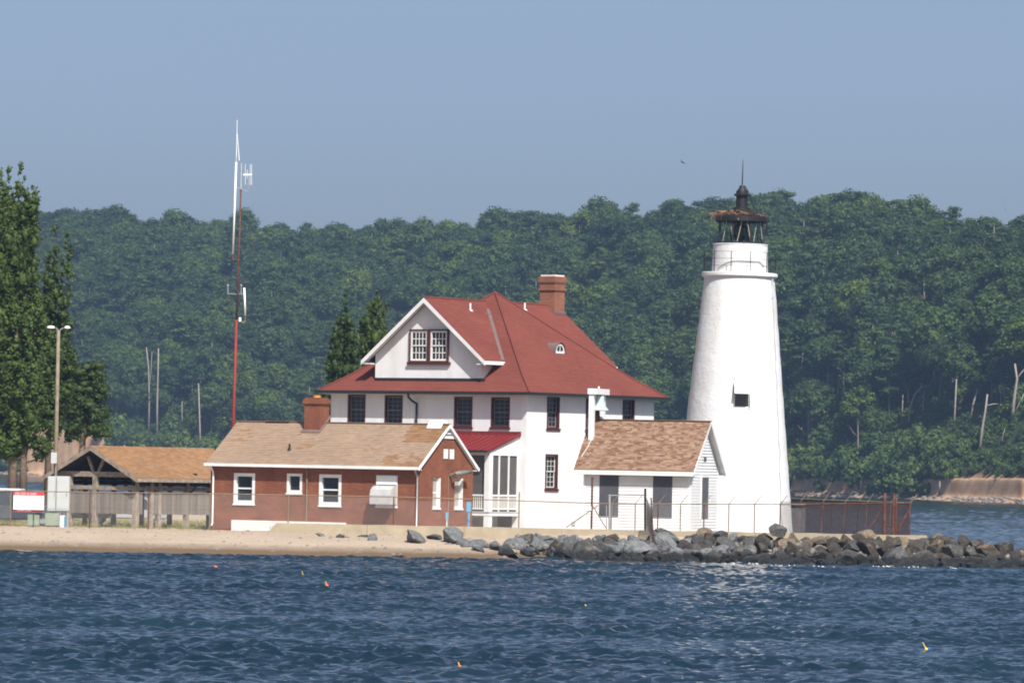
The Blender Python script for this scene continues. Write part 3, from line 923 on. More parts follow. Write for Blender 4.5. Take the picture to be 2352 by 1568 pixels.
def ring(mb, face, a0, a1, z0, z1, w, o0, o1, wb=None):
    wb = w if wb is None else wb
    face.box(mb, a0, a0 + w, o0, o1, z0, z1); face.box(mb, a1 - w, a1, o0, o1, z0, z1)
    face.box(mb, a0 + w, a1 - w, o0, o1, z1 - w, z1); face.box(mb, a0 + w, a1 - w, o0, o1, z0, z0 + wb)
PANE = {}
def sash_window(par, face, r, cas, sash, cols, rws, recess, cw=.09, sw=.05, mw=.022, sill=None, proud=.02, label=None, upper_open=None):
    a0, a1, z0, z1 = r
    mb = MB(); ring(mb, face, a0, a1, z0, z1, cw, -recess - .04, proud)
    w = mb.build('window', cas, par)
    if label: w['label'] = label
    if sill is not None:
        mb = MB(); face.box(mb, a0 - .05, a1 + .05, -recess, .075, z0 - .1, z0 + .004)
        mb.build('sill', sill, w)
    a0 += cw; a1 -= cw; z0 += cw; z1 -= cw
    zm = (z0 + z1) / 2
    for k, (y0, y1, o) in enumerate(((z0, zm + .02, -recess - .03), (zm - .02, z1, -recess))):
        mb = MB(); ring(mb, face, a0 + .004, a1 - .004, y0, y1, sw, o - .035, o)
        ia0, ia1, iz0, iz1 = a0 + sw, a1 - sw, y0 + sw, y1 - sw
        for c in range(1, cols):
            x = ia0 + (ia1 - ia0) * c / cols; face.box(mb, x - mw / 2, x + mw / 2, o - .028, o - .006, iz0, iz1)
        for c in range(1, rws):
            z = iz0 + (iz1 - iz0) * c / rws; face.box(mb, ia0, ia1, o - .027, o - .008, z - mw / 2, z + mw / 2)
        mb.build('sash', sash, w)
        for c in range(cols):
            for q in range(rws):
                p0, p1 = ia0 + (ia1 - ia0) * c / cols, ia0 + (ia1 - ia0) * (c + 1) / cols
                q0, q1 = iz0 + (iz1 - iz0) * q / rws, iz0 + (iz1 - iz0) * (q + 1) / rws
                key = (face.k, round(p1 - p0, 3), round(q1 - q0, 3))
                if key not in PANE:
                    pb = MB(); Face(face.k, 0).box(pb, 0, p1 - p0, -.006, 0, 0, q1 - q0); PANE[key] = pb.mesh('pane', M['glass'])
                link('pane', PANE[key], w, Vector(face.p(p0, o - .024, q0)), (random.uniform(-.006, .006), random.uniform(-.006, .006), random.uniform(-.006, .006)))
    # dark slab standing in for the unlit room behind the glass
    mb = MB(); face.box(mb, a0, a1, -recess - .12, -recess - .09, z0, z1); mb.build('dark_backing', M['screen'], w)
    return w

def clip_halfplane(poly, v, keep_above):
    out = []
    for i in range(len(poly)):
        p, q = poly[i], poly[(i + 1) % len(poly)]
        dp, dq = (p[1] - v, q[1] - v) if keep_above else (v - p[1], v - q[1])
        if dp >= 0: out.append(p)
        if (dp >= 0) != (dq >= 0):
            t = dp / (dp - dq); out.append((p[0] + (q[0] - p[0]) * t, p[1] + (q[1] - p[1]) * t))
    return out
def shingles(mb, poly, course=.14, tab=.3, lift=.012, pick=None, jit=.25):
    """lay shingle tabs in courses on a flat roof polygon given eave-first (poly[0]->poly[1] is the eave)"""
    P = [Vector(p) for p in poly]
    u = (P[1] - P[0]).normalized()
    nrm = None
    for i in range(2, len(P)):
        c = (P[1] - P[0]).cross(P[i] - P[0])
        if c.length > 1e-6: nrm = c.normalized(); break
    if nrm.z < 0: nrm = -nrm
    v = nrm.cross(u)
    if v.z < 0: v = -v
    pp = [((p - P[0]).dot(u), (p - P[0]).dot(v)) for p in P]
    vmax = max(p[1] for p in pp)
    n = max(1, round(vmax / course)); cs = vmax / n
    for k in range(n):
        band = clip_halfplane(clip_halfplane(pp, k * cs, True), (k + 1) * cs, False)
        if len(band) < 3: continue
        lo = [p[0] for p in band if abs(p[1] - k * cs) < 1e-6]; hi = [p[0] for p in band if abs(p[1] - (k + 1) * cs) < 1e-6]
        if not lo: continue
        l0, l1 = min(lo), max(lo); h0, h1 = (min(hi), max(hi)) if hi else ((l0 + l1) / 2,) * 2
        if l1 - l0 < .03: continue
        cuts = [0.0]; x = (tab * .5 if k % 2 else tab) * random.uniform(1 - jit, 1 + jit)
        L = l1 - l0
        while x < L - tab * .3: cuts.append(x / L); x += tab * random.uniform(1 - jit, 1 + jit)
        cuts.append(1.0)
        for a, b in zip(cuts[:-1], cuts[1:]):
            q = []
            li = lift * random.uniform(.7, 1.5)
            for (fx, lv, hh) in ((a, 0, li), (b, 0, li), (b, 1, .003), (a, 1, .003)):
                X = (l0 + (l1 - l0) * fx) if lv == 0 else (h0 + (h1 - h0) * fx)
                q.append(P[0] + u * X + v * ((k + lv) * cs) + nrm * hh)
            q2 = [q[0] - nrm * li * .96, q[1] - nrm * li * .96]
            c = pick(l0 + L * (a + b) / 2, (k + .5) * cs) if pick else random.random()
            mb.add(q + q2, [(0, 1, 2, 3), (4, 5, 1, 0)], c)
def up_faces(o):
    bm = bmesh.new(); bm.from_mesh(o.data); bmesh.ops.recalc_face_normals(bm, faces=bm.faces[:]); bm.to_mesh(o.data); bm.free(); return o

# ------------------------------------------------------------------ keeper's house
HF = Frame(1205, 1213, 268, 36)
H = HF.thing('keepers_house', 'large white stuccoed house with steep red hipped and gabled roof and brick chimney', 'house')
HL = HF.front(760, 935)[0]; HW = HF.side(1502, 940)[0]
OV = .52
ze = HF.front(985, 899, -OV)[1]
cx, cy = HL / 2, HW / 2
zp = HF.front(1135, 672, cy)[1]
fF, fS = Face('front', 0.0), Face('side', 0.0)
hr = {}
for k, (x0, x1, y0, y1) in enumerate([(799, 839.4, 905.5, 975), (883.6, 924.7, 907.5, 976), (1043, 1085, 911, 980), (1128, 1171, 912, 981)]):
    hr['f%d' % k] = fF.rect(HF, x0, x1, y0, y1)
for k, (x0, x1, y0, y1) in enumerate([(1256, 1285, 910, 984), (1345, 1374, 913, 988), (1429.5, 1457, 916, 990), (1252, 1281, 1042.5, 1122.6)]):
    hr['s%d' % k] = fS.rect(HF, x0, x1, y0, y1)
mb = MB()
wall_holes(mb, fF, HL, 0, -.4, ze, [hr['f%d' % k] for k in range(4)])
wall_holes(mb, fS, 0, HW, -.4, ze, [hr['s%d' % k] for k in range(4)])
mb.add([(HL, 0, -.4), (HL, HW, -.4), (HL, HW, ze), (HL, 0, ze)], [(0, 1, 2, 3)])
mb.add([(HL, HW, -.4), (0, HW, -.4), (0, HW, ze), (HL, HW, ze)], [(0, 1, 2, 3)])
mb.build('wall', M['stucco'], H)
for k in range(4):
    sash_window(H, fF, hr['f%d' % k], M['maroon'], M['muntin'], 3, 3, .13, cw=.075, sill=M['maroon'])
for k in range(4):
    sash_window(H, fS, hr['s%d' % k], M['maroon'], M['muntin'] if k < 3 else M['offwhite'], 3, 3, .13, cw=.075, sill=M['maroon'])
# main hipped roof
ex0, ex1, ey0, ey1 = HL - OV, OV, -OV, HW + OV
pk = Vector((cx, cy, zp))
E_ = [Vector((ex0, ey0, ze)), Vector((ex1, ey0, ze)), Vector((ex1, ey1, ze)), Vector((ex0, ey1, ze))]
FL = .16; kk = .2                              # slight kick of the slope near the eaves
Kn = [e.lerp(pk, kk) - Vector((0, 0, FL)) for e in E_]
mb = MB()
mb.add(E_ + Kn + [pk], [(0, 1, 5, 4), (1, 2, 6, 5), (2, 3, 7, 6), (3, 0, 4, 7), (4, 5, 8), (5, 6, 8), (6, 7, 8), (7, 4, 8)])
roof = mb.build('roof', M['redroof'], H)
mb = MB()
for i in range(4):
    j = (i + 1) % 4
    shingles(mb, [E_[i], E_[j], Kn[j], Kn[i]], .17, .4, .007)
    shingles(mb, [Kn[i], Kn[j], pk], .17, .4, .007)
mb.build('shingles', M['redroof'], roof, kind='stuff')
mb = MB()
for e, k_ in zip(E_, Kn): mb.tube([e + Vector((0, 0, .02)), k_ + Vector((0, 0, .03)), pk + Vector((0, 0, .03))], [.05, .055, .055], 6, .1)
mb.build('hip_cap', M['redroof'], roof)
mb = MB()
mb.box(ex0 + .05, ex1 - .05, ey0 + .05, ey1 - .05, ze - .16, ze - .012)
mb.build('soffit', M['fascia'], H)
mb = MB()
G_ = .10
mb.box(ex0 - G_, ex1 + G_, ey0 - G_, ey0 + .02, ze - .13, ze + .03)
mb.box(ex1 - .02, ex1 + G_, ey0 + .022, ey1 + G_, ze - .129, ze + .029)
mb.box(ex0 - G_, ex0 + .02, ey0 + .022, ey1 + G_, ze - .128, ze + .028)
mb.build('gutter', M['gutter'], H)
# downpipe on the front wall with a swan neck under the eave
pts = [HF.front(939, 905, -OV + .05), HF.front(946, 912, -.3), HF.front(955, 918, -.1)]
mb = MB()
x_ = pts[0][0]; xe = HF.front(957, 935, -.07)[0]
mb.tube([(x_, -OV - .02, ze - .1), (x_, -OV + .02, ze - .3), (x_ + (xe - x_) * .5, -.35, ze - .48), (xe, -.09, ze - .62), (xe, -.075, ze - .9), (xe, -.075, .2)], .06, 8)
mb.build('downpipe', M['gutter'], H, smooth=True)
# cross gable: front and back dormers on one ridge
slope_f = (zp - ze) / (cy + OV)
zb = HF.front(985, 867, .25)[1]
yd = .27
gl = HF.front(862, 850, yd)[0]; gr = HF.front(1106, 855, yd)[0]
GO = .50
ycut = yd - GO
zr = HF.front(975, 683, ycut)[1]; zf = HF.front(971, 827, ycut)[1]
rl = HF.front(830, 826, ycut)[0]; rr_ = HF.front(1113, 828, ycut)[0]
gx = (rl + rr_) / 2; hw = (rr_ - rl) / 2; hd = (gr - gl) / 2
sl = (zr - zf) / hw
def gz_at(dx): return zr - abs(dx) * sl
mb = MB()
T = .16
body = [(gx - hd, yd, zb - .25), (gx + hd, yd, zb - .25), (gx + hd, yd, gz_at(hd) - T), (gx, yd, zr - T * 1.1), (gx - hd, yd, gz_at(hd) - T)]
mb.prism(body, (0, HW - 2 * yd, 0))
up_faces(mb.build('dormer_wall', M['stucco'], H))
ry0, ry1 = ycut, HW - ycut
for sg in (-1, 1):
    A, B = Vector((gx + sg * hw, ry0, zf)), Vector((gx + sg * hw, ry1, zf))
    Rg0, Rg1 = Vector((gx, ry0, zr)), Vector((gx, ry1, zr))
    mb = MB(); mb.prism([A, B, Rg1, Rg0], (0, 0, -.07))
    o = up_faces(mb.build('dormer_roof', M['redroof'], H))
    mb = MB(); shingles(mb, [A, B, Rg1, Rg0], .17, .4, .007); mb.build('shingles', M['redroof'], o, kind='stuff')
    for yy, s2 in ((ry0, 1), (ry1, -1)):      # rake boards and the sloping soffit behind them
        mb = MB()
        mb.prism([(gx + sg * (hw + .02), yy - .012 * s2, zf - .03), (gx, yy - .012 * s2, zr - .015), (gx, yy - .012 * s2, zr - .27), (gx + sg * (hw + .02), yy - .012 * s2, zf - .26)], (0, .05 * s2, 0))
        up_faces(mb.build('rake_board', M['white'], H))
        mb = MB()
        mb.prism([(gx + sg * hw, yy + .04 * s2, zf - .075), (gx, yy + .04 * s2, zr - .075), (gx, yy + .04 * s2, zr - .13), (gx + sg * hw, yy + .04 * s2, zf - .13)], (0, (GO - .04) * s2, 0))
        up_faces(mb.build('soffit', M['fascia'], H))
    mb = MB(); mb.box(min(gx + sg * (hw - .02), gx + sg * (hw + .06)), max(gx + sg * (hw - .02), gx + sg * (hw + .06)), ry0 + .04, ry1 - .04, zf - .2, zf - .02)
    mb.box(min(gx + sg * hd, gx + sg * hw), max(gx + sg * hd, gx + sg * hw), ry0 + .05, ry1 - .05, zf - .21, zf - .16)
    mb.build('eave_board', M['white'], H)
mb = MB(); mb.tube([(gx, ry0, zr + .01), (gx, ry1, zr + .01)], .06, 6, .1); mb.build('ridge_cap', M['redroof'], H)
# valley flashing where dormer roof meets the main roof
def valley(sg, front=True):
    q = []
    for dx in (hw, .6):
        z = gz_at(dx)
        y = (z - ze) / slope_f - OV
        q.append(Vector((gx + sg * dx, y if front else HW - y, z + .05)))
    return q
for sg in (-1, 1):
    for fr_ in (True, False):
        a, b = valley(sg, fr_)
        mb = MB(); mb.bar(a, b, .17, .03, c=.5); mb.build('valley_flashing', M['flash'], H)
# paired dormer window
fD = Face('front', yd)
dw = fD.rect(HF, 943, 1032, 756, 832)
mb = MB(); ring(mb, fD, *dw, .08, -.05, .125); wm = dw[0] + (dw[1] - dw[0]) * .5
fD.box(mb, wm - .11, wm + .11, -.05, .126, dw[2] + .08, dw[3] - .08)
mb.build('window_surround', M['maroon'], H)
for a0, a1, lb in ((dw[0] + .07, wm - .10, None), (wm + .10, dw[1] - .07, None)):
    sash_window(H, fD, (a0, a1, dw[2] + .07, dw[3] - .07), M['offwhite'], M['sash'], 4, 2, -.085, cw=.05, sw=.06, mw=.042, proud=.095)
mb = MB(); fD.box(mb, dw[0] - .12, dw[1] + .12, 0, .14, dw[2] - .12, dw[2] + .02); mb.build('sill', M['maroon'], H)
mb = MB(); fD.box(mb, gx - hd + .01, gx + hd + .25, .0, .05, zb - .16, zb - .02); mb.build('flashing', M['gutter'], H)
# chimney through the back slope near the ridge
nS = Vector((sl, 0, 1)).normalized()
wn = (HF.x * nS.x + HF.y * nS.y + Vector((0, 0, nS.z)))
cb = HF.loc(on_plane(1268, 704, HF.wpt(gx, 0, zr), wn))
ctop = HF.loc(at(1268, 633, HF.wpt(cb.x, cb.y, 0).y)).z
mb = MB()
def ring_box(w, l, z0, z1, m=0): mb.box(cb.x - w / 2, cb.x + w / 2, cb.y - l / 2, cb.y + l / 2, z0, z1, .5, m)
CWX, CWY = .98, .92
h_ = ctop
ring_box(CWX, CWY, cb.z - 1.0, h_ - .86)
for (e, z0, z1) in ((.07, h_ - .86, h_ - .80), (.13, h_ - .80, h_ - .72), (.07, h_ - .72, h_ - .66), (.02, h_ - .66, h_ - .44), (.08, h_ - .44, h_ - .37), (.14, h_ - .37, h_ - .12), (.09, h_ - .12, h_ - .05)):
    ring_box(CWX + e, CWY + e, z0, z1)
ch = mb.build('chimney', M['chimbrick'], H)
mb = MB(); ring_box(CWX - .05, CWY - .05, h_ - .05, h_ + .03); mb.build('chimney_cap', M['footing'], ch)
mb = MB(); mb.tube([(cb.x - .05, cb.y, h_), (cb.x - .05, cb.y, h_ + .17)], .09, 8); mb.build('flue', M['blackiron'], ch)
mb = MB()
fz = lambda dx: zr - sl * dx
x0_, x1_ = cb.x - CWX / 2 - .06, cb.x + CWX / 2 + .08
mb.prism([(x0_, cb.y - CWY / 2 - .07, fz(max(0, x0_ - gx)) + .03), (x1_, cb.y - CWY / 2 - .07, fz(x1_ - gx) + .03), (x1_, cb.y + CWY / 2 + .07, fz(x1_ - gx) + .03), (x0_, cb.y + CWY / 2 + .07, fz(max(0, x0_ - gx)) + .03)], (0, 0, .12))
up_faces(mb.build('flashing', M['flash'], ch))
# white vent pipes on the dormer slopes
for (px_, py_) in ((1080, 711), (1205, 710)):
    q = HF.loc(on_plane(px_, py_, HF.wpt(gx, 0, zr), wn))
    mb = MB(); mb.tube([q - Vector((0, 0, .1)), q + Vector((0, 0, .34))], .05, 8); mb.tube([q + Vector((.0, 0, -.02)), q + Vector((.16, -.02, -.1))], [.06, .075], 8)
    mb.build('vent_pipe', M['white'], H, smooth=False)
# half-round roof vent on the right slope
sS = (zp - ze) / (-cx + OV)
nR = Vector((sS, 0, 1)).normalized(); wR = HF.x * nR.x + HF.y * nR.y + Vector((0, 0, nR.z))
bk = Kn[1]
v0 = HF.loc(on_plane(1284, 811, HF.wpt(bk.x, bk.y, bk.z), HF.x * ((zp - bk.z) / (bk.x - cx)) + Vector((0, 0, 1))))
mb = MB(); RV = .46
pr_o = [(0, RV * math.cos(a), RV * 1.22 * math.sin(a)) for a in np.linspace(0, math.pi, 13)]
L_ = 1.5
vs = [(v0.x + .12, v0.y + p[1], v0.z + p[2]) for p in pr_o] + [(v0.x - L_, v0.y + p[1], v0.z + p[2]) for p in pr_o]
mb.add(vs, [(i, i + 1, 14 + i, 13 + i) for i in range(12)])
ev = mb.build('roof_vent', M['flash'], H)
mb = MB()
pi_ = [(v0.x + .05, v0.y + p[1] * .93, v0.z + p[2] * .93 - .01) for p in pr_o]
mb.prism(pi_, (-.05, 0, 0)); up_faces(mb.build('vent_frame', M['white'], ev))
for (a0, a1) in ((.18, math.pi / 2 - .12), (math.pi / 2 + .12, math.pi - .18)):
    mb = MB(); q = [(v0.x + .07, v0.y + (.05 if a1 < 1.6 else -.05), v0.z + .1)] + [(v0.x + .07, v0.y + .62 * RV * math.cos(a), v0.z + .1 + .62 * RV * 1.1 * math.sin(a)) for a in np.linspace(a0, a1, 6)]
    mb.prism(q, (-.03, 0, 0)); up_faces(mb.build('pane', M['glass'], ev))

# screened porch on the front wall near the corner
PX1 = HF.front(1191, 1060)[0]                       # right side plane
PD = 2.5
pl_ = -4.6
fp = Face('front', -PD); sp = Face('side', PX1)
zt_w = HF.front(1192, 998, 0)[1]; zt_e = HF.front(1121, 1034, -PD - .25)[1]
zfl1 = HF.front(1113, 1174, -PD)[1]; zfl0 = HF.front(1113, 1184, -PD)[1]
zrail = HF.front(1113, 1137, -PD)[1]; zsc = HF.front(1113, 1045, -PD)[1]
Pch = empty('porch', (0, 0, 0)); Pch.parent = H
mb = MB()
a_, b_, c_, d_ = (pl_, .0, zt_w), (PX1 + .12, 0, zt_w), (PX1 + .12, -PD - .3, zt_e), (pl_, -PD - .3, zt_e)
mb.prism([a_, b_, c_, d_], (0, 0, -.07)); pr_ = up_faces(mb.build('porch_roof', M['metalroof'], Pch))
mb = MB(); x = PX1 + .1
while x > pl_:
    mb.bar(Vector((x, -.1, zt_w + .015)), Vector((x, -PD - .3, zt_e + .02)), .045, .075); x -= .42
mb.bar((pl_, -.03, zt_w + .05), (PX1 + .14, -.03, zt_w + .05), .12, .22)
mb.build('seam', M['metalroof'], pr_)
mb = MB(); mb.bar((pl_, -PD - .36, zt_e - .05), (PX1 + .05, -PD - .36, zt_e - .05), .12, .12); mb.build('gutter', M['gutter'], pr_)
mb = MB()
mb.prism([(PX1, -.0, zt_w - .1), (PX1, -PD, zt_e - .06), (PX1, -PD, zsc), (PX1, 0, zsc)], (-.08, 0, 0)); up_faces(mb.build('gable_board', M['white'], Pch))
mb = MB(); mb.box(pl_, PX1 - .1, -PD, -PD + .12, zsc, zt_e - .06); mb.build('beam', M['white'], Pch)
for (x, y) in ((PX1 - .16, -PD + .14), (pl_ + .3, -PD + .14)):
    mb = MB(); mb.box(x - .155, x + .155, y - .155, y + .155, -.3, zsc + .01); mb.build('post', M['white'], Pch)
mb = MB(); mb.box(pl_, PX1 + .03, -PD - .03, -.02, zfl0, zfl1 - .05); mb.build('floor', M['white'], Pch)
mb = MB(); mb.box(pl_, PX1 + .06, -PD - .06, -.01, zfl1 - .05, zfl1); mb.build('floor_edge', M['greybox'], Pch)
for y0, y1 in ((-PD + .30, -PD * .66), (-PD * .66, -PD * .33), (-PD * .33, -.06)):
    mb = MB(); sp.box(mb, y0, y1, -.07, -.055, zfl1, zsc); mb.build('screen', M['screen'], Pch)
    mb = MB(); sp.box(mb, y1 - .035, y1 + .035, -.05, .01, zfl1, zsc); mb.build('mullion', M['white'], Pch)
for x0, x1 in ((pl_ + .4, pl_ + 1.4), (pl_ + 1.4, PX1 - .32)):
    mb = MB(); fp.box(mb, x0, x1, -.17, -.15, zfl1, zsc); mb.build('screen', M['screen'], Pch)
    mb = MB(); fp.box(mb, x1 - .035, x1 + .035, -.14, -.08, zfl1, zsc); mb.build('mullion', M['white'], Pch)
mb = MB(); sp.box(mb, -PD + .3, -.06, -.05, .02, zrail - .04, zrail + .04); sp.box(mb, -PD + .3, -.06, -.045, .01, zfl1 + .1, zfl1 + .16)
fp.box(mb, pl_ + .4, PX1 - .32, -.14, -.06, zrail - .04, zrail + .04); fp.box(mb, pl_ + .4, PX1 - .32, -.135, -.07, zfl1 + .1, zfl1 + .16)
mb.build('handrail', M['white'], Pch)
bal_s = MB(); sp2 = Face('side', 0); sp2.box(bal_s, -.022, .022, -.045, -.005, 0, zrail - zfl1 - .2); bal_s = bal_s.mesh('baluster', M['offwhite'])
y = -PD + .38
while y < -.12:
    link('baluster', bal_s, Pch, Vector((PX1, y, zfl1 + .16))); y += .125
bal_f = MB(); Face('front', 0).box(bal_f, -.022, .022, -.12, -.08, 0, zrail - zfl1 - .2); bal_f = bal_f.mesh('baluster', M['offwhite'])
x = PX1 - .42
while x > PX1 - 1.9:
    link('baluster', bal_f, Pch, Vector((x, -PD, zfl1 + .16))); x -= .125
mb = MB(); fF.box(mb, PX1 - 1.25, PX1 - .35, .0, .03, -.2, .75); mb.build('dark_void_panel', M['screen'], H)  # dark panel standing in for the unlit void under the porch
# small wall fittings
q = HF.side(1416, 1202)
mb = MB(); fS.box(mb, *(lambda r: (r[0], r[1]))(fS.rect(HF, 1312, 1320, 1196, 1206)[:2]), .0, .05, *fS.rect(HF, 1312, 1320, 1196, 1206)[2:]); mb.build('wall_vent', M['greybox'], H)

# ------------------------------------------------------------------ brick building
BF = Frame(962, 1212, 253, 30)
B = BF.thing('brick_building', 'low red brick building with tan shingled roof, white gutters and stubby chimney', 'building')
BL = BF.front(483, 1150)[0]; BW = BF.side(1085, 1150)[0]
BO = .28
bze = BF.front(720, 1067, -BO)[1]
bzr = BF.front(1031, 974, BW / 2)[1]
xg = BF.front(1031, 974, BW / 2)[0]
bF, bS = Face('front', 0.0), Face('side', 0.0)
br_ = [bF.rect(BF, 537, 585.5, 1086, 1157), bF.rect(BF, 659, 694, 1087, 1132), bF.rect(BF, 733, 784, 1089, 1161), bF.rect(BF, 864, 913, 1091, 1163)]
bs_ = [bS.rect(BF, 994, 1010.5, 1096.5, 1166), bS.rect(BF, 1044, 1062, 1097, 1167)]
bslope = (bzr - bze) / (BW / 2 + BO)
zw = bze + bslope * BO - .1                        # wall head
mb = MB()
wall_holes(mb, bF, BL, 0, -.5, zw, br_, .16)
wall_holes(mb, bS, 0, BW, -.5, zw, bs_, .16)
gb = lambda y: zw + bslope * min(y, BW - y)
mb.add([(0, 0, zw), (0, BW, zw), (0, BW / 2, gb(BW / 2))], [(0, 1, 2)])
mb.add([(BL, 0, -.5), (BL, BW, -.5), (BL, BW, zw), (BL, BW / 2, gb(BW / 2)), (BL, 0, zw)], [(0, 1, 2, 3, 4)])
mb.add([(BL, BW, -.5), (0, BW, -.5), (0, BW, zw), (BL, BW, zw)], [(0, 1, 2, 3)])
mb.build('wall', M['brick'], B)
rx0, rx1 = BL - .12, .16
def tan_pick(u, v):
    L = rx1 - rx0
    if u > L - 2.1 and v > 2.0: return random.uniform(.86, 1.0) if u + .5 * v > L - .9 else random.uniform(.3, .8)
    if u > L - 2.4 and v < .9 and noise.noise(Vector((u * 1.2, v * 3, 0))) > -.1: return random.uniform(.82, .95)
    if noise.noise(Vector((u * .5, v * 1.4, 5))) > .42: return random.uniform(.65, .9)
    return random.uniform(.25, .7)
for side_ in (0, 1):
    ye, yr = (-BO, BW / 2) if side_ == 0 else (BW + BO, BW / 2)
    A, Bp, C, D = Vector((rx0, ye, bze)), Vector((rx1, ye, bze)), Vector((rx1, yr, bzr)), Vector((rx0, yr, bzr))
    mb = MB(); mb.prism([A, Bp, C, D], (0, 0, -.09)); o = up_faces(mb.build('roof', M['tanroof'], B))
    mb = MB(); shingles(mb, [A, Bp, C, D], .14, .30, .012, tan_pick if side_ == 0 else None); mb.build('shingles', M['tanroof'], o, kind='stuff')
    mb = MB(); s2 = 1 if side_ == 0 else -1
    mb.prism([(rx1 + .005, ye - .05 * s2, bze - .01), (rx1 + .005, yr, bzr + .012), (rx1 + .005, yr, bzr - .17), (rx1 + .005, ye - .05 * s2, bze - .19)], (-.04, 0, 0)); up_faces(mb.build('rake_board', M['white'], B))
    mb = MB()
    mb.prism([(rx1 - .04, ye, bze - .095), (rx1 - .04, yr, bzr - .095), (rx1 - .04, yr, bzr - .14), (rx1 - .04, ye, bze - .14)], (-.125, 0, 0)); up_faces(mb.build('soffit', M['fascia'], B))
    mb = MB(); mb.box(rx0 - .05, rx1 - .0, min(ye - .11 * s2, ye + .01 * s2), max(ye - .11 * s2, ye + .01 * s2), bze - .15, bze - .005); mb.build('gutter', M['fascia'], B)
    mb = MB(); mb.box(rx0, rx1 - .05, min(ye + .02 * s2, 0 if side_ == 0 else BW), max(ye + .02 * s2, 0 if side_ == 0 else BW), bze - .16, bze - .12); mb.build('eave_soffit', M['fascia'], B)
mb = MB(); mb.bar((rx0, BW / 2, bzr + .015), (rx1, BW / 2, bzr + .015), .22, .03, c=.5); mb.build('ridge_cap', M['tanroof'], B)
# dark ridge patch left of the chimney, white ridge ventilator right
q0, q1 = BF.front(615, 964, BW / 2)[0], BF.front(668, 966, BW / 2)[0]
mb = MB(); mb.bar((q0, BW / 2 - .04, bzr + .035), (q1, BW / 2 - .04, bzr + .035), .26, .03); mb.build('ridge_patch', M['flash'], B)
q0, q1 = BF.front(988, 972, BW / 2)[0], BF.front(1021, 972, BW / 2)[0]
mb = MB(); mb.prism([(q0, BW / 2 - .34, bzr - .22), (q1, BW / 2 - .34, bzr - .22), (q1, BW / 2 + .0, bzr + .14), (q0, BW / 2 + .0, bzr + .14)], (0, .0, .05))
mb.box(q0, q1, BW / 2 - .0, BW / 2 + .3, bzr - .15, bzr + .17); up_faces(mb.build('ridge_ventilator', M['white'], B))
# windows
def plain_window(par, face, r, rail=True, label=None, deep=.12, fw=.16):
    a0, a1, z0, z1 = r
    mb = MB(); ring(mb, face, a0, a1, z0, z1, fw, -deep - .03, .012, fw * 1.15)
    w = mb.build('window', M['white'], par)
    if label: w['label'] = label
    mb = MB(); face.box(mb, a0 - .03, a1 + .03, 0, .06, z0 - .06, z0 + .003); mb.build('sill', M['white'], w)
    a0 += fw; a1 -= fw; z0 += fw * 1.15; z1 -= fw; zm = z0 + (z1 - z0) * .5
    if rail:
        mb = MB(); face.box(mb, a0, a1, -deep, -deep + .04, zm - .035, zm + .035); mb.build('meeting_rail', M['white'], w)
        cells = ((z0, zm - .035), (zm + .035, z1))
    else: cells = ((z0, z1),)
    for k, (y0, y1) in enumerate(cells):
        mb = MB(); face.box(mb, a0, a1, -deep - .02 - .01 * k, -deep - .01 - .01 * k, y0, y1); mb.build('pane', M['glass'], w)
    return w
plain_window(B, bF, br_[0]); plain_window(B, bF, br_[1], False, fw=.13); plain_window(B, bF, br_[2])
w = plain_window(B, bF, br_[3], False, 'window with a projecting white air hood over its lower half', fw=.1)
a0, a1, z0, z1 = br_[3]
mb = MB(); hz_ = z0 + (z1 - z0) * .66
pf = [(0.02, hz_ + .02), (.34, hz_ - .02), (.56, hz_ - .18), (.64, hz_ - .45), (.64, z0 + .12), (.02, z0 + .12)]
ha0, ha1 = a0 + .02, a1 - .02
mb.prism([bF.p(ha0, o_, z_) for o_, z_ in pf], (ha1 - ha0, 0, 0)); up_faces(mb.build('air_hood', simple('dull_hood_paint', (.42, .42, .41), .5, .1, 3), w))
mb = MB(); bF.box(mb, ha0, ha1, .0, .05, hz_ + .06, z1 - .03); mb.build('panel', M['white'], w)
for k in range(2):                                  # louvred openings with deep pale jambs in the gable end
    a0, a1, z0, z1 = bs_[k]
    mb = MB(); bS.box(mb, a0 + .02, a1 - .02, -.155, -.13, z0, z1)
    w = mb.build('window', M['offwhite'], B)
    mb = MB(); bS.box(mb, a1 - .10, a1 - .002, -.15, .03, z0, z1 - .02); mb.build('jamb', M['white'], w)
    mb = MB(); bS.box(mb, a0 - .03, a1 + .03, -.1, .07, z0 - .08, z0 + .002); mb.build('sill', M['white'], w)
    mb = MB(); bS.box(mb, a0 + .05, a1 - .14, -.128, -.12, z0 + .1, z0 + (z1 - z0) * .48); mb.build('pane', M['ceil'], w)
    mb = MB(); bS.box(mb, a0 + .05, a1 - .14, -.127, -.119, z0 + (z1 - z0) * .54, z1 - .1); mb.build('pane', M['ceil'], w)
for r in (bS.rect(BF, 1018.5, 1028, 1031, 1053), bS.rect(BF, 1032.5, 1042, 1031.5, 1054)):
    mb = MB(); bS.box(mb, r[0], r[1], .004, .03, r[2], r[3]); mb.build('gable_slot', M['white'], B)
# triangular louvre at the gable top
zl = bS.rect(BF, 1008, 1050, 984, 1007)[2]
wv = (gb(BW / 2) - zl) / bslope
mb = MB(); mb.prism([(.012, BW / 2 - wv, zl), (.012, BW / 2 + wv, zl), (.012, BW / 2, gb(BW / 2))], (.04, 0, 0)); lv = up_faces(mb.build('gable_louvre', M['white'], B))
for k in range(4):
    z = zl + .16 + k * .15; ww = (gb(BW / 2) - z - .1) / bslope
    mb = MB(); mb.box(.054, .072, BW / 2 - ww * .8, BW / 2 + ww * .8, z, z + .05); mb.build('slat', M['shutter'], lv)
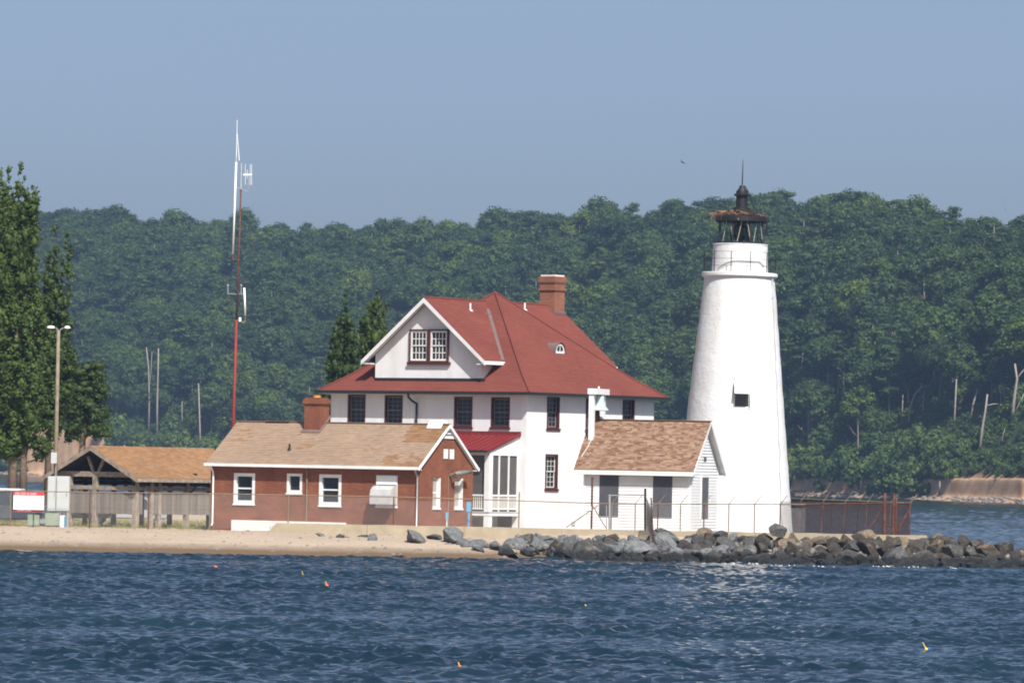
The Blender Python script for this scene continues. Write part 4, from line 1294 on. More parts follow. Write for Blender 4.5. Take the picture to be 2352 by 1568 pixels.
# fog horn pipe / flood lamp on the gable wall with its cable
l0 = BF.side(1030, 1088); l1 = BF.side(1055, 1084)
mb = MB(); mb.tube([(.38, l0[0], l0[1] + .02), (.42, l0[0] + .25, l0[1] + .03), (.42, l1[0] + .35, l1[1] + .02)], [.08, .12, .10], 10); mb.tube([(.0, l0[0] + .1, l0[1] - .02), (.38, l0[0] + .1, l0[1] - .02)], .05, 6)
mb.tube([(.05, l0[0] + .0, l0[1] - .05), (.3, l0[0] + .35, l0[1] - .2)], .03, 6)
wl = mb.build('wall_lamp', simple('dull_lamp_paint', (.17, .18, .16), .6, .2, 4), B, smooth=True)
cc = BF.side(1029, 1100)
mb = MB(); mb.tube([(.03, cc[0], cc[1] + .2), (.03, cc[0] - .02, cc[1] - .6), (.03, cc[0] + .03, cc[1] - 1.0)], .022, 5); mb.tube([(.03, cc[0] + .04, cc[1] - 1.0), (.03, cc[0] + .04, -.2)], .03, 5)
mb.build('conduit', M['rail'], B)
# downpipes
for (a, fc, y) in ((BF.front(491, 1140)[0], bF, 0), (BF.front(961, 1140)[0] - .03, bF, 0)):
    mb = MB(); mb.tube([(a, -BO - .03, bze - .13), (a, -BO + .02, bze - .26), (a, -.09, bze - .45), (a, -.08, bze - .6), (a, -.08, .15), (a + .02, -.2, .05)], .045, 8)
    mb.build('downpipe', M['white'] if a < -3 else M['steel'], B, smooth=True)
a = BF.front(706, 1120)[0]
mb = MB(); mb.tube([(a, -.06, -.2), (a, -.06, bze - .2)], .035, 6); mb.build('conduit', M['rail'], B)
# chimney and roof pipe on the front slope
nB = Vector((0, -bslope, 1)).normalized(); wB = HF.x * 0 + BF.x * nB.x + BF.y * nB.y + Vector((0, 0, nB.z))
cbp = BF.loc(on_plane(727, 975, BF.wpt(0, -BO, bze), wB))
ct = BF.loc(at(727, 913, BF.wpt(cbp.x, cbp.y, 0).y)).z
mb = MB(); W_ = .92; D_ = .86
def rb(e, z0, z1): mb.box(cbp.x - W_ / 2 - e, cbp.x + W_ / 2 + e, cbp.y - D_ / 2 - e, cbp.y + D_ / 2 + e, z0, z1)
rb(0, cbp.z - .9, ct - .38); rb(.03, ct - .38, ct - .31); rb(.065, ct - .31, ct - .12); rb(.03, ct - .12, ct - .06); rb(-.03, ct - .06, ct)
bc = mb.build('chimney', M['brick'], B)
mb = MB(); mb.lathe([(.0, ct - .02), (.20, ct - .02), (.2, ct + .1), (.22, ct + .12), (.17, ct + .13), (.15, ct)], 14, (cbp.x - .02, cbp.y, 0)); mb.build('flue_pot', M['pot'], bc)
mb = MB(); yb = cbp.y - D_ / 2
zz = lambda y: bze + bslope * (y + BO)
mb.prism([(cbp.x - W_ / 2 - .1, yb - .16, zz(yb - .16) + .02), (cbp.x + W_ / 2 + .1, yb - .16, zz(yb - .16) + .02), (cbp.x + W_ / 2 + .1, cbp.y + D_ / 2 + .1, zz(cbp.y + D_ / 2 + .1) + .02), (cbp.x - W_ / 2 - .1, cbp.y + D_ / 2 + .1, zz(cbp.y + D_ / 2 + .1) + .02)], (0, 0, .05))
up_faces(mb.build('flashing', M['flash'], bc))
rp = BF.loc(on_plane(665, 1033, BF.wpt(0, -BO, bze), wB))
mb = MB(); mb.tube([rp, rp + Vector((0, 0, .3))], .05, 8); mb.lathe([(.12, -.02), (.06, .08)], 8, rp); mb.build('roof_pipe', M['blackiron'], B)
# painted footing along the front
f0, f1 = BF.front(531, 1205, -.3)[0], BF.front(788, 1203, -.3)[0]
ft = BF.front(600, 1195, -.3)[1]
mb = MB(); mb.box(f0, f1, -.3, -.004, -.6, ft); mb.build('footing', M['footing'], B)

# ------------------------------------------------------------------ white clapboard shed
SF = Frame(1583.6, 1207, 253, 18)
S = SF.thing('clapboard_shed', 'small white clapboard shed with mottled brown roof and grey shutters beside the lighthouse', 'shed')
SL = SF.front(1340, 1150)[0]; SW = SF.side(1648, 1150)[0]
SO = .32; SR = .42
sze = SF.front(1460, 1078.5, -SO)[1]; szr = SF.front(1500, 965, SW / 2)[1]
sslope = (szr - sze) / (SW / 2 + SO)
sx0 = SF.front(1357, 962.5, SW / 2)[0]; sx1 = SF.front(1634, 966, SW / 2)[0]
sF, sS = Face('front', 0.0), Face('side', 0.0)
szw = sze + sslope * SO - .1
sh = [sF.rect(SF, 1377, 1421, 1088, 1184), sF.rect(SF, 1500, 1544, 1091, 1187)]
sg_ = sS.rect(SF, 1610, 1626, 1096, 1190)
gs = lambda y: szw + sslope * min(y, SW - y)
mb = MB()
mb.prism([(-.03, .03, -.5), (-.03, SW - .03, -.5), (-.03, SW - .03, szw), (-.03, SW / 2, gs(SW / 2) - .04), (-.03, .03, szw)], (SL + .06, 0, 0))
up_faces(mb.build('wall', M['white'], S))
def clap_row(face, a0, a1, z, h, holes):
    segs = [(a0, a1)]
    for (h0, h1, y0, y1) in holes:
        if z + h <= y0 + .01 or z >= y1 - .01: continue
        segs = [s_ for (s0, s1) in segs for s_ in ((s0, min(s1, h0)), (max(s0, h1), s1)) if s_[1] - s_[0] > .02]
    for (s0, s1) in segs:
        P = face.p; mb = MB()
        mb.hexa([P(s0, -.02, z), P(s1, -.02, z), P(s1, .024, z), P(s0, .024, z), P(s0, -.02, z + h - .012), P(s1, -.02, z + h - .012), P(s1, .003, z + h - .012), P(s0, .003, z + h - .012)])
        up_faces(mb.build('clapboard', M['white'], S))
CH = .145
z = -.3
while z < szw - .05:
    clap_row(sF, SL + .1, -.12, z, CH, sh)
    z += CH
z = -.3
while z < gs(SW / 2) - .2:
    y_in = max(0.0, (z + CH - szw) / sslope) + .02
    clap_row(sS, max(.12, y_in), min(SW - .12, SW - y_in), z, CH, [sg_])
    z += CH
mb = MB(); sF.box(mb, -.12, .035, -.02, .04, -.4, szw); sS.box(mb, .0, .14, -.02, .038, -.4, szw); mb.build('corner_board', M['white'], S)
mb = MB(); sF.box(mb, SL, SL + .1, -.02, .04, -.4, szw); mb.build('corner_board', M['white'], S)
mb = MB(); sS.box(mb, SW - .12, SW, -.02, .038, -.4, szw); mb.build('corner_board', M['white'], S)
for r in sh:
    mb = MB(); sF.box(mb, r[0], r[1], -.015, .035, r[2], r[3]); o = mb.build('shutter', M['shutter'], S)
    mb = MB(); am = (r[0] + r[1]) / 2
    sF.box(mb, am - .006, am + .006, .036, .041, r[2] + .03, r[3]); sF.box(mb, r[0], r[1], .036, .05, r[2], r[2] + .14); mb.build('batten', M['shutter'], o)
r = sg_
mb = MB(); sS.box(mb, r[0] + .02, r[1] - .02, -.015, .03, r[2], r[3]); mb.build('shutter', M['shutter'], S)
mb = MB(); sS.box(mb, r[0] - .1, r[0] + .02, -.01, .05, r[2] - .05, r[3] + .12); sS.box(mb, r[0] + .02, r[1] + .02, -.01, .05, r[3], r[3] + .12); mb.build('window_trim', M['white'], S)
vr = sS.rect(SF, 1616, 1621, 1049, 1059)
mb = MB(); sS.box(mb, vr[0], vr[1], .02, .04, vr[2], vr[3]); mb.build('gable_vent', M['shutter'], S)
for side_ in (0, 1):
    ye, yr = (-SO, SW / 2) if side_ == 0 else (SW + SO, SW / 2)
    s2 = 1 if side_ == 0 else -1
    A, Bp, C, D = Vector((sx0, ye, sze)), Vector((sx1, ye, sze)), Vector((sx1, yr, szr)), Vector((sx0, yr, szr))
    mb = MB(); mb.prism([A, Bp, C, D], (0, 0, -.08)); o = up_faces(mb.build('roof', M['shedroof'], S))
    mb = MB(); shingles(mb, [A, Bp, C, D], .125, .21, .014, None, .5); mb.build('shingles', M['shedroof'], o, kind='stuff')
    for xx, dx in ((sx1, -.04), (sx0, .04)):
        mb = MB(); mb.prism([(xx + .006 * (1 if dx < 0 else -1), ye - .02 * s2, sze - .0), (xx + .006 * (1 if dx < 0 else -1), yr, szr + .0), (xx + .006 * (1 if dx < 0 else -1), yr, szr - .2), (xx + .006 * (1 if dx < 0 else -1), ye - .02 * s2, sze - .2)], (dx, 0, 0)); up_faces(mb.build('rake_board', M['fascia'], S))
    mb = MB(); mb.prism([(sx1 - .04, ye, sze - .085), (sx1 - .04, yr, szr - .085), (sx1 - .04, yr, szr - .14), (sx1 - .04, ye, sze - .14)], (-(sx1 - .04), 0, 0)); up_faces(mb.build('soffit', M['fascia'], S))
    mb = MB(); mb.box(sx0 + .02, sx1 - .05, min(ye - .1 * s2, ye + .02 * s2), max(ye - .1 * s2, ye + .02 * s2), sze - .26, sze - .06); mb.build('gutter', M['white'], S)
    mb = MB(); mb.box(sx0 + .04, sx1 - .06, min(ye + .03 * s2, (0 if side_ == 0 else SW)), max(ye + .03 * s2, (0 if side_ == 0 else SW)), sze - .27, sze - .2); mb.build('eave_soffit', M['white'], S)
mb = MB(); mb.bar((sx0, SW / 2, szr + .012), (sx1, SW / 2, szr + .012), .24, .03, c=.35); mb.build('ridge_cap', M['shedroof'], S)

# fog bell in its white frame astride the shed roof
bx0 = SF.front(1366, 960, SW / 2 - .55)[0]
BE = empty('fog_bell', SF.wpt(bx0, SW / 2, szr), -SF.a, 'pale green fog bell hanging in a white timber frame on the shed ridge', 'bell')
tz = SF.front(1380, 893, SW / 2)[1] - szr
zr0 = lambda dy: -abs(dy) * sslope
y_f, y_b = -1.05, .72
mb = MB(); mb.box(-.125, .125, y_f - .12, y_f + .12, zr0(y_f) - .12, tz - .28); mb.build('frame_post', M['white'], BE)
mb = MB(); mb.box(-.125, .125, y_b - .12, y_b + .12, zr0(y_b) - .12, tz - .28); mb.build('frame_post', M['white'], BE)
mb = MB(); mb.box(-.18, .30, y_f - .18, y_b + .18, tz - .28, tz); mb.build('frame_beam', M['white'], BE)
for yy, sg2 in ((y_f + .13, 1), (y_b - .13, -1)):
    mb = MB(); mb.prism([(-.06, yy, tz - .75), (-.06, yy, tz - .28), (-.06, yy + .34 * sg2, tz - .28)], (.12, 0, 0)); up_faces(mb.build('brace', M['white'], BE))
mb = MB(); mb.lathe([(0, .0), (.04, .0), (.05, .08), (.03, .12), (0, .12)], 8, (.06, (y_f + y_b) / 2, tz)); mb.build('finial', M['white'], BE)
ym = (y_f + y_b) / 2 + .05; BT = tz - .30
prof = [(.0, 0), (.17, -.01), (.24, -.05), (.27, -.14), (.285, -.3), (.32, -.48), (.40, -.62), (.50, -.72), (.51, -.77), (.46, -.77), (.38, -.62), (.28, -.45)]
mb = MB(); mb.lathe(prof, 28, (.06, ym, BT)); mb.build('bell', M['verdigris'], BE, smooth=True)
mb = MB(); mb.tube([(.06, ym, BT - .3), (.06, ym, BT - .92)], .05, 8); mb.tube([(.06, ym, BT - .8), (.06, ym + .1, tz - 2.0 if False else BT - 1.25)], .06, 8); mb.build('clapper', M['blackiron'], BE)
mb = MB(); mb.tube([(.05, y_f - .15, zr0(y_f) - .05), (.0, y_f - .5, zr0(y_f - .5) + .03), (-.15, y_f - 1.1, zr0(y_f - 1.1) + .03)], .016, 5); mb.build('cable', M['offwhite'], BE)

# ------------------------------------------------------------------ lighthouse
LC = at(1682, 1222, 262)
LZ = 1.1
LH = empty('lighthouse', (LC.x, LC.y, LZ), 0, 'tall white tapering lighthouse tower with black lantern at the point', 'lighthouse')
LH.rotation_euler = (0, R(.6), 0)
def lz(py, px=1700): return at(px, py, LC.y).z - LZ
SC = LC.y / FPX
z_g0, z_g1 = lz(639), lz(628)
rb0 = 141.5 * SC; rt0 = 81 * SC
prof = []
hT = z_g0
for i in range(25):
    t_ = i / 24
    r_ = rb0 + (rt0 - rb0) * (t_ * 1.0 + .004 * math.sin(math.pi * t_))
    prof.append((r_ + .012 * math.sin(i * 2.1), -.5 + (hT + .5) * t_))
wx0, wx1 = (1681 - 1690.5) * SC, (1718 - 1690.5) * SC
zw0, zw1, zh = lz(939), lz(905), lz(871)
def cut_box(target, x0, x1, y0, y1, z0, z1):
    '''cut an opening right through the masonry skin'''
    bm = bmesh.new(); bmesh.ops.create_cube(bm, size=1, matrix=Matrix.Translation(((x0 + x1) / 2, (y0 + y1) / 2, (z0 + z1) / 2)) @ Matrix.Diagonal((x1 - x0, y1 - y0, z1 - z0, 1)))
    cm = bpy.data.meshes.new('cut'); bm.to_mesh(cm); bm.free()
    c = bpy.data.objects.new('cut', cm); COL.objects.link(c)
    b = target.modifiers.new('cut', 'BOOLEAN'); b.operation = 'DIFFERENCE'; b.object = c; b.solver = 'EXACT'
    dg = bpy.context.evaluated_depsgraph_get()
    nm = bpy.data.meshes.new_from_object(target.evaluated_get(dg)); target.modifiers.clear()
    target.data = nm; bpy.data.objects.remove(c); return target
mb = MB(); mb.lathe([(0, prof[0][1])] + prof + [(0, prof[-1][1])], 72)
bm = bmesh.new(); tm_ = mb.mesh('tower', M['tower'])
bm.from_mesh(tm_); bmesh.ops.remove_doubles(bm, verts=bm.verts[:], dist=1e-4); bmesh.ops.recalc_face_normals(bm, faces=bm.faces[:]); bm.to_mesh(tm_); bm.free()
tower = link('tower', tm_)
cut_box(tower, wx0 - .03, wx1 + .0, -3.2, -1.7, zw0 + .03, zh + .02)
smooth_by_angle(tower, 40); tower.parent = LH
mb = MB(); rg = 87.5 * SC
mb.lathe([(rt0 - .02, z_g0 - .02), (rt0 + .06, z_g0 + .0), (rg - .05, z_g0 + .06), (rg, z_g0 + .09), (rg, z_g1), (rg - .03, z_g1 + .02), (1.0, z_g1 + .03)], 64)
smooth_by_angle(mb.build('gallery', M['tower'], LH))
z_w = lz(561); rw0 = 64.5 * SC; rw1 = 62.5 * SC
mb = MB(); mb.lathe([(rw0, z_g1), (rw1, z_w - .06), (rw1 + .025, z_w - .04), (rw1 + .02, z_w), (.2, z_w + .01)], 56)
smooth_by_angle(mb.build('watch_room', M['tower'], LH))
# gallery railing
rail_r = rg - .06; hr_ = lz(581) - z_g1
rl_ = MB()
post_me = MB(); post_me.tube([(0, 0, 0), (0, 0, hr_)], .019, 6); post_me = post_me.mesh('railing_post', M['blackiron'])
for k in range(12):
    a = 2 * math.pi * k / 12 + .24
    link('railing_post', post_me, LH, Vector((rail_r * math.cos(a), rail_r * math.sin(a), z_g1)))
for f_ in (.32, .66, 1.0):
    mb = MB(); n_ = 48
    mb.tube([(rail_r * math.cos(2 * math.pi * i / n_), rail_r * math.sin(2 * math.pi * i / n_), z_g1 + hr_ * f_) for i in range(n_ + 1)], .009, 5, caps=False)
    mb.build('rail', M['blackiron'], LH)
# conduit round the watch room
mb = MB(); pts = []
for i in range(22):
    a = -math.pi / 2 - .95 + 1.9 * i / 21
    zz_ = z_g1 + .18 + .42 * math.sin(min(1, i / 9) * math.pi / 2) - (.25 * max(0, (i - 18) / 3))
    pts.append(((rw0 + .03) * math.cos(a), (rw0 + .03) * math.sin(a), zz_))
mb.tube(pts, .022, 5); mb.build('conduit', M['greybox'], LH)
# lantern
z_l1 = lz(508); rL = 53 * SC
mb = MB(); mb.lathe([(rL - .06, z_w + .005), (rL + .06, z_w + .005), (rL + .06, z_w + .09), (rL - .05, z_w + .1)], 16); mb.build('lantern_base', M['blackiron'], LH)
NP = 8
for k in range(NP):
    a0 = 2 * math.pi * (k + .5) / NP; a1 = 2 * math.pi * (k + 1.5) / NP
    p0 = Vector((rL * math.cos(a0), rL * math.sin(a0), z_w + .09)); p1 = Vector((rL * math.cos(a1), rL * math.sin(a1), z_w + .09))
    q0, q1 = p0 + Vector((0, 0, z_l1 - z_w - .09)), p1 + Vector((0, 0, z_l1 - z_w - .09))
    mb = MB(); mb.bar(p0 * 1.0, q0, .07); mb.build('lantern_post', M['blackiron'], LH)
    mb = MB(); mb.bar(p0.lerp(p1, .25), q0.lerp(q1, .5), .032); mb.build('glazing_bar', M['putty'], LH)
    mb = MB(); mb.bar(p0.lerp(p1, 1.0), q0.lerp(q1, .8), .032); mb.build('glazing_bar', M['putty'], LH)
    ctr = (p0 + p1) / 2; nrm = Vector((ctr.x, ctr.y, 0)).normalized() * .006
    mb = MB(); mb.hexa([p0 - nrm, p1 - nrm, p1 + nrm, p0 + nrm, q0 - nrm, q1 - nrm, q1 + nrm, q0 + nrm])
    if 'lglass' not in M:
        m_, t_n, b_n = mat_nodes('lantern_glass'); b_n.inputs['Transmission Weight'].default_value = 1.0; b_n.inputs['Roughness'].default_value = .02; b_n.inputs['IOR'].default_value = 1.04
        b_n.inputs['Base Color'].default_value = (.78, .88, .88, 1); b_n.inputs['Specular IOR Level'].default_value = .5; M['lglass'] = m_
    mb.build('pane', M['lglass'], LH)
# fourth-order lens on its pedestal
mb = MB(); zl0 = z_w + .12; lh_ = z_l1 - z_w - .2
for i in range(13):
    t_ = i / 12; z = zl0 + .12 + (lh_ - .15) * t_; r_ = .40 * math.sin(math.pi * (.16 + .72 * t_)) + .05
    mb.lathe([(r_ - .02, z - .028), (r_ + .03, z), (r_ - .02, z + .028)], 20, c=.5)
LN = mb.build('lens', simple('lens_prisms', (.16, .18, .17), .1, .25, 8, spec=.8), LH)
mb = MB(); mb.lathe([(.12, z_w), (.12, zl0 + .1), (.3, zl0 + .12)], 12)
for k in range(4):
    a = k * math.pi / 2 + .4
    mb.tube([(.36 * math.cos(a), .36 * math.sin(a), zl0 + .1), (.4 * math.cos(a), .4 * math.sin(a), zl0 + lh_ * .5), (.1 * math.cos(a), .1 * math.sin(a), zl0 + lh_)], .025, 5)
mb.build('lens_frame', M['blackiron'], LN)
# lantern roof, ventilator, rod
z_e = lz(500); rE = 60 * SC; z_f = lz(480)
mb = MB(); mb.lathe([(rE - .08, z_l1 - .02), (rE - .02, z_l1 - .05), (rE, z_l1 - .02), (rE, z_e), (rE - .03, z_e + .03), (rE * .6, z_e + .24), (.42, z_f)], 32); mb.lathe([(rE - .08, z_l1 - .02), (0.05, z_l1 + .12)], 32)
rf_ = smooth_by_angle(mb.build('lantern_roof', M['blackiron'], LH), 30)
z1_, z2_, z3_, z4_ = lz(478), lz(451), lz(447), lz(430)
mb = MB(); mb.lathe([(.44, z_f - .04), (.44, z_f + .05), (.30, z_f + .1), (.29, z2_), (.29, z2_ + .01), (.40, z2_ + .02), (.41, z3_), (.30, z3_ + .06), (.29, z3_ + .16), (.14, z4_ - .02), (.13, z4_), (.15, z4_ + .02), (.13, z4_ + .08), (0, z4_ + .09)], 24)
smooth_by_angle(mb.build('ventilator', M['blackiron'], LH), 30)
mb = MB(); mb.tube([(0, 0, z4_), (0, 0, lz(395)), (0, 0, lz(367))], [.035, .025, .01], 6); mb.build('lightning_rod', M['blackiron'], LH)
mb = MB(); mb.tube([(.14, -.05, z4_ + .06), (.34, -.08, z3_ + .1), (.55, -.1, z_f + .2), (.78, -.12, z_e + .26)], .022, 5); mb.tube([(.46, -.09, z2_ - .25), (.43, -.09, z3_ + .12)], .02, 5)
mb.build('stay', M['blackiron'], LH)
mb = MB(); mb.tube([(rE - .06, -.3, z_l1), (rE - .02, -.3, z_l1 - .35), (rE - .1, -.3, z_l1 - .6)], .03, 5); mb.build('drain_pipe', M['blackiron'], LH)
# tower window: deep splayed recess, sash and tilted white hatch above
a_w = math.atan2(-1, (1699.5 - 1692.5) * SC / 2.4)
def rad_at(z): return np.interp(z, [p[1] for p in prof], [p[0] for p in prof])
yo = lambda x, z: -math.sqrt(max(.1, rad_at(z) ** 2 - x * x))
yf = min(yo(wx0, zw0), yo(wx1, zw0)) - .03
mb = MB()
ym_ = yf + .30
mb.box(wx0 - .02, wx0 + .05, ym_, ym_ + .08, zw0 + .03, zh); mb.box(wx1 - .07, wx1 - .01, ym_, ym_ + .08, zw0 + .03, zh); mb.box(wx0 + .05, wx1 - .07, ym_, ym_ + .08, zw0 + .03, zw0 + .10)
mb.box(wx0 - .03, wx1, yf + .05, ym_, zw0 + .0, zw0 + .045)
tw = mb.build('window', M['white'], LH)
mb = MB(); mb.box(wx0 + .05, wx1 - .07, ym_ + .05, ym_ + .07, zw0 + .10, zh); mb.build('pane', M['glass'], tw)
mb = MB()
for k in range(1, 3):
    x = wx0 + .05 + (wx1 - wx0 - .12) * k / 3; mb.box(x - .014, x + .014, ym_ + .02, ym_ + .05, zw0 + .1, zh)
for k in range(1, 4):
    z = zw0 + .1 + (zh - zw0) * k / 4; mb.box(wx0 + .05, wx1 - .07, ym_ + .024, ym_ + .05, z - .014, z + .014)
mb.build('sash', M['shutter'], tw)
mb = MB(); mb.hexa([(wx0 + .01, yf - .36, zw1), (wx1 + .01, yf - .36, zw1), (wx1 + .01, yf - .33, zw1 + .01), (wx0 + .01, yf - .33, zw1 + .01), (wx0 + .01, yf - .05, zh + .03), (wx1 + .01, yf - .05, zh + .03), (wx1 + .01, yf - .02, zh + .04), (wx0 + .01, yf - .02, zh + .04)])
mb.build('hatch', M['fibre'], tw)
# lightning cable down the right flank
mb = MB(); pts = []
for i in range(26):
    t_ = i / 25; z = z_g1 - .2 + (-(z_g1 - .2) + .1) * t_
    a = -.50 - .18 * t_ + .02 * math.sin(i * 1.9); r_ = rad_at(z) + .035 + (.05 if i % 7 == 3 else 0)
    pts.append((r_ * math.cos(a), r_ * math.sin(a), z))
mb.tube(pts[:3], .05, 6); mb.tube(pts[2:], .014, 5); mb.build('lightning_cable', M['greybox'], LH)

# osprey nest on the lantern roof
NS = empty('osprey_nest', (LC.x + (LZ + z_e) * math.tan(R(.6)), LC.y, LZ + z_e), 0, 'ragged osprey nest of dry sticks draped over the lantern roof', 'nest')
mb = MB(); gg = random.Random(4)
for i in range(330):
    a = gg.uniform(0, 2 * math.pi); rr0 = gg.uniform(.35, rE + .06)
    x, y = rr0 * math.cos(a), rr0 * math.sin(a)
    if x > .45 and gg.random() < .75: continue
    base = .06 + .20 * max(0, 1 - rr0 / (rE + .1)) + gg.uniform(0, .14) * (1 if x < .3 else .5)
    th = gg.uniform(0, math.pi); l = gg.uniform(.25, .7); ti = gg.uniform(-.25, .22)
    dv = Vector((math.cos(th), math.sin(th), ti)) * l / 2; c = Vector((x, y, base))
    mb.tube([c - dv, c + dv * .2 + Vector((0, 0, .02)), c + dv], [.014, .014, .008], 3)
for i in range(11):
    a = gg.uniform(math.pi * .75, math.pi * 1.35); x, y = rE * math.cos(a), rE * math.sin(a)
    l = gg.uniform(.15, .6); mb.tube([(x * .75, y * .75, .2), (x * 1.1, y * 1.1, .14), (x * 1.14 - gg.uniform(0, .12), y * 1.12, .12 - l * .7)], [.014, .012, .006], 3)
for l, dz in ((.8, .06), (.35, .02)): mb.tube([(-rE * .6, -.4, .17), (-rE - l, -.45 + dz, .17 + dz)], [.016, .007], 4)
mb.tube([(-.35, -rE * .8, .2), (-.2, -rE - .06, -.2)], .018, 4)
mb.build('sticks', M['straw'], NS, kind='stuff')

# ================================================================== NEAR TREES
def foliage_tree(name, label, cat, foot_px, d, spires, leafmat, trunks, leaf=.16, dens=25, seed=1, round_=None, limbs=()):
    """spires: (top x, top y, base x, base y, half-width px) columns of ascending tufts"""
    g = np.random.default_rng(seed)
    p0 = at(foot_px[0], foot_px[1], d); z = gz(p0.x, p0.y)
    o = empty(name, (p0.x, p0.y, z), 0, label, cat)
    org = Vector((p0.x, p0.y, z)); sc = d / FPX
    L = []
    for (tx, ty, bx, by, w) in spires:
        T, Bq = at(tx, ty, d) - org, at(bx, by, d) - org
        yo = g.uniform(-.5, .5)
        n = int((T - Bq).length / .3)
        for i in range(n):
            t = i / (n - 1)
            r = w * sc * (min(1, (1 - t) * 4.0) ** .6) * (.5 + .5 * min(1, t * 4 + .3)) * g.uniform(.65, 1.15)
            m = 1 if r < .28 else (3 if r < .6 else 4)
            for k in range(m):
                if g.uniform() < .16: continue
                a = g.uniform(0, 6.28); rr = r * (.62 if m > 1 else .15) * g.uniform(.6, 1.25)
                c = Bq.lerp(T, t)
                s = max(.17, min(.45, r * .55)) * g.uniform(.7, 1.3)
                L.append((c.x + math.cos(a) * rr, c.y + yo + math.sin(a) * rr, c.z + g.uniform(-.2, .2), s * .85, s * .85, s * 1.35))
    for (x, y, rx, ry) in (round_ or ()):
        c = at(x, y, d) - org; n = int(rx * ry / 55)
        for i in range(n):
            a, ph, q = g.uniform(0, 6.28), g.uniform(-1, 1), g.uniform(.35, 1) ** .5
            s = g.uniform(.22, .5)
            L.append((c.x + math.cos(a) * math.sqrt(1 - ph * ph) * rx * sc * q, c.y + math.sin(a) * math.sqrt(1 - ph * ph) * rx * sc * q, c.z + ph * ry * sc * q, s * 1.1, s * 1.1, s * .85))
    V, F = leaf_cloud(L, dens, leaf, g, up=.3)
    link('crown', mesh_np('crown', V, F, leafmat), o)
    for pts, r in trunks:
        mb = MB(); q = [at(x, y, d) - org for x, y in pts]; q[0] = q[0] - Vector((0, 0, .4))
        mb.tube(q, [r * (1.15 - .75 * i / (len(q) - 1)) for i in range(len(q))], 8); mb.build('trunk', M['bark'], o, smooth=True)
    for pts, r in limbs:
        mb = MB(); q = [at(x, y, d) - org for x, y in pts]
        mb.tube(q, [r * (1 - .7 * i / (len(q) - 1)) for i in range(len(q))], 6); mb.build('limb', M['bark'], o, smooth=True)
    return o
foliage_tree('poplar_tree', 'tallest poplar, at the left edge of the photo, with several pointed tops', 'tree', (30, 1150), 276,
             [(47, 377, 36, 960, 40), (20, 386, 14, 930, 32), (3, 400, -10, 980, 34), (75, 400, 50, 800, 28), (-28, 430, -40, 1000, 42), (88, 680, 66, 1010, 34), (40, 740, 30, 1035, 44), (80, 610, 62, 930, 28)],
             M['poplarleaf'], [([(29, 1150), (30, 1040), (36, 900), (42, 640)], .26), ([(52, 1150), (54, 1050), (70, 950), (80, 750)], .2)], seed=21,
             limbs=[([(54, 1040), (90, 1005), (110, 985)], .07), ([(30, 1050), (8, 1010), (-5, 990)], .08), ([(60, 1062), (100, 1050), (118, 1050)], .05)], round_=[(20, 1010, 38, 46), (92, 1030, 24, 26), (50, 900, 52, 110), (10, 820, 40, 120)])
foliage_tree('poplar_tree', 'poplar with two pointed tops behind the wooden lamp pole', 'tree', (112, 1150), 279,
             [(126, 530, 112, 940, 26), (155, 541, 132, 880, 22), (108, 590, 96, 980, 29), (147, 690, 130, 980, 29), (120, 750, 112, 990, 36)],
             M['poplarleaf'], [([(108, 1150), (112, 1000), (117, 800)], .2)], seed=22, round_=[(140, 850, 28, 90), (118, 940, 34, 60)])
foliage_tree('leafy_tree', 'dark round-headed tree just left of the far tall grey trunks behind the shelter', 'tree', (190, 1150), 286, [],
             M['darkleaf'], [([(190, 1150), (188, 1040), (196, 940), (200, 880)], .2)], leaf=.15, dens=26, seed=23,
             round_=[(200, 880, 34, 46), (222, 862, 20, 24), (228, 985, 20, 26), (205, 960, 40, 48), (180, 930, 28, 56), (168, 985, 24, 34), (236, 905, 14, 20), (170, 900, 30, 60)],
             limbs=[([(188, 1020), (165, 990), (150, 960)], .07), ([(192, 1010), (215, 985), (228, 960)], .07)])
foliage_tree('poplar_tree', 'narrower left one of the two poplars behind the white house', 'tree', (776, 1190), 297,
             [(794, 678, 778, 960, 26), (769, 752, 762, 960, 24), (804, 760, 790, 960, 25), (753, 845, 752, 960, 16)],
             M['poplarleaf'], [([(776, 1190), (780, 950), (786, 830)], .2)], seed=24)
foliage_tree('poplar_tree', 'right one of the two poplars behind the white house, partly hidden by its gable', 'tree', (856, 1190), 298,
             [(866, 666, 852, 960, 26), (887, 694, 872, 920, 21), (829, 740, 838, 960, 22), (847, 696, 846, 940, 24), (884, 770, 878, 960, 24)],
             M['poplarleaf'], [([(856, 1190), (860, 950), (862, 830)], .2)], seed=25)
for (px_, d_, s_, lab) in ((-75, 300, 1.0, 'bushy tree crowding behind the tallest poplar'),):
    foliage_tree('leafy_tree', lab, 'tree', (px_, 1150), d_, [], M['darkleaf'], [([(px_, 1150), (px_, 900)], .2)], seed=26, round_=[(px_, 800, 60, 160), (px_ + 20, 960, 60, 90)])

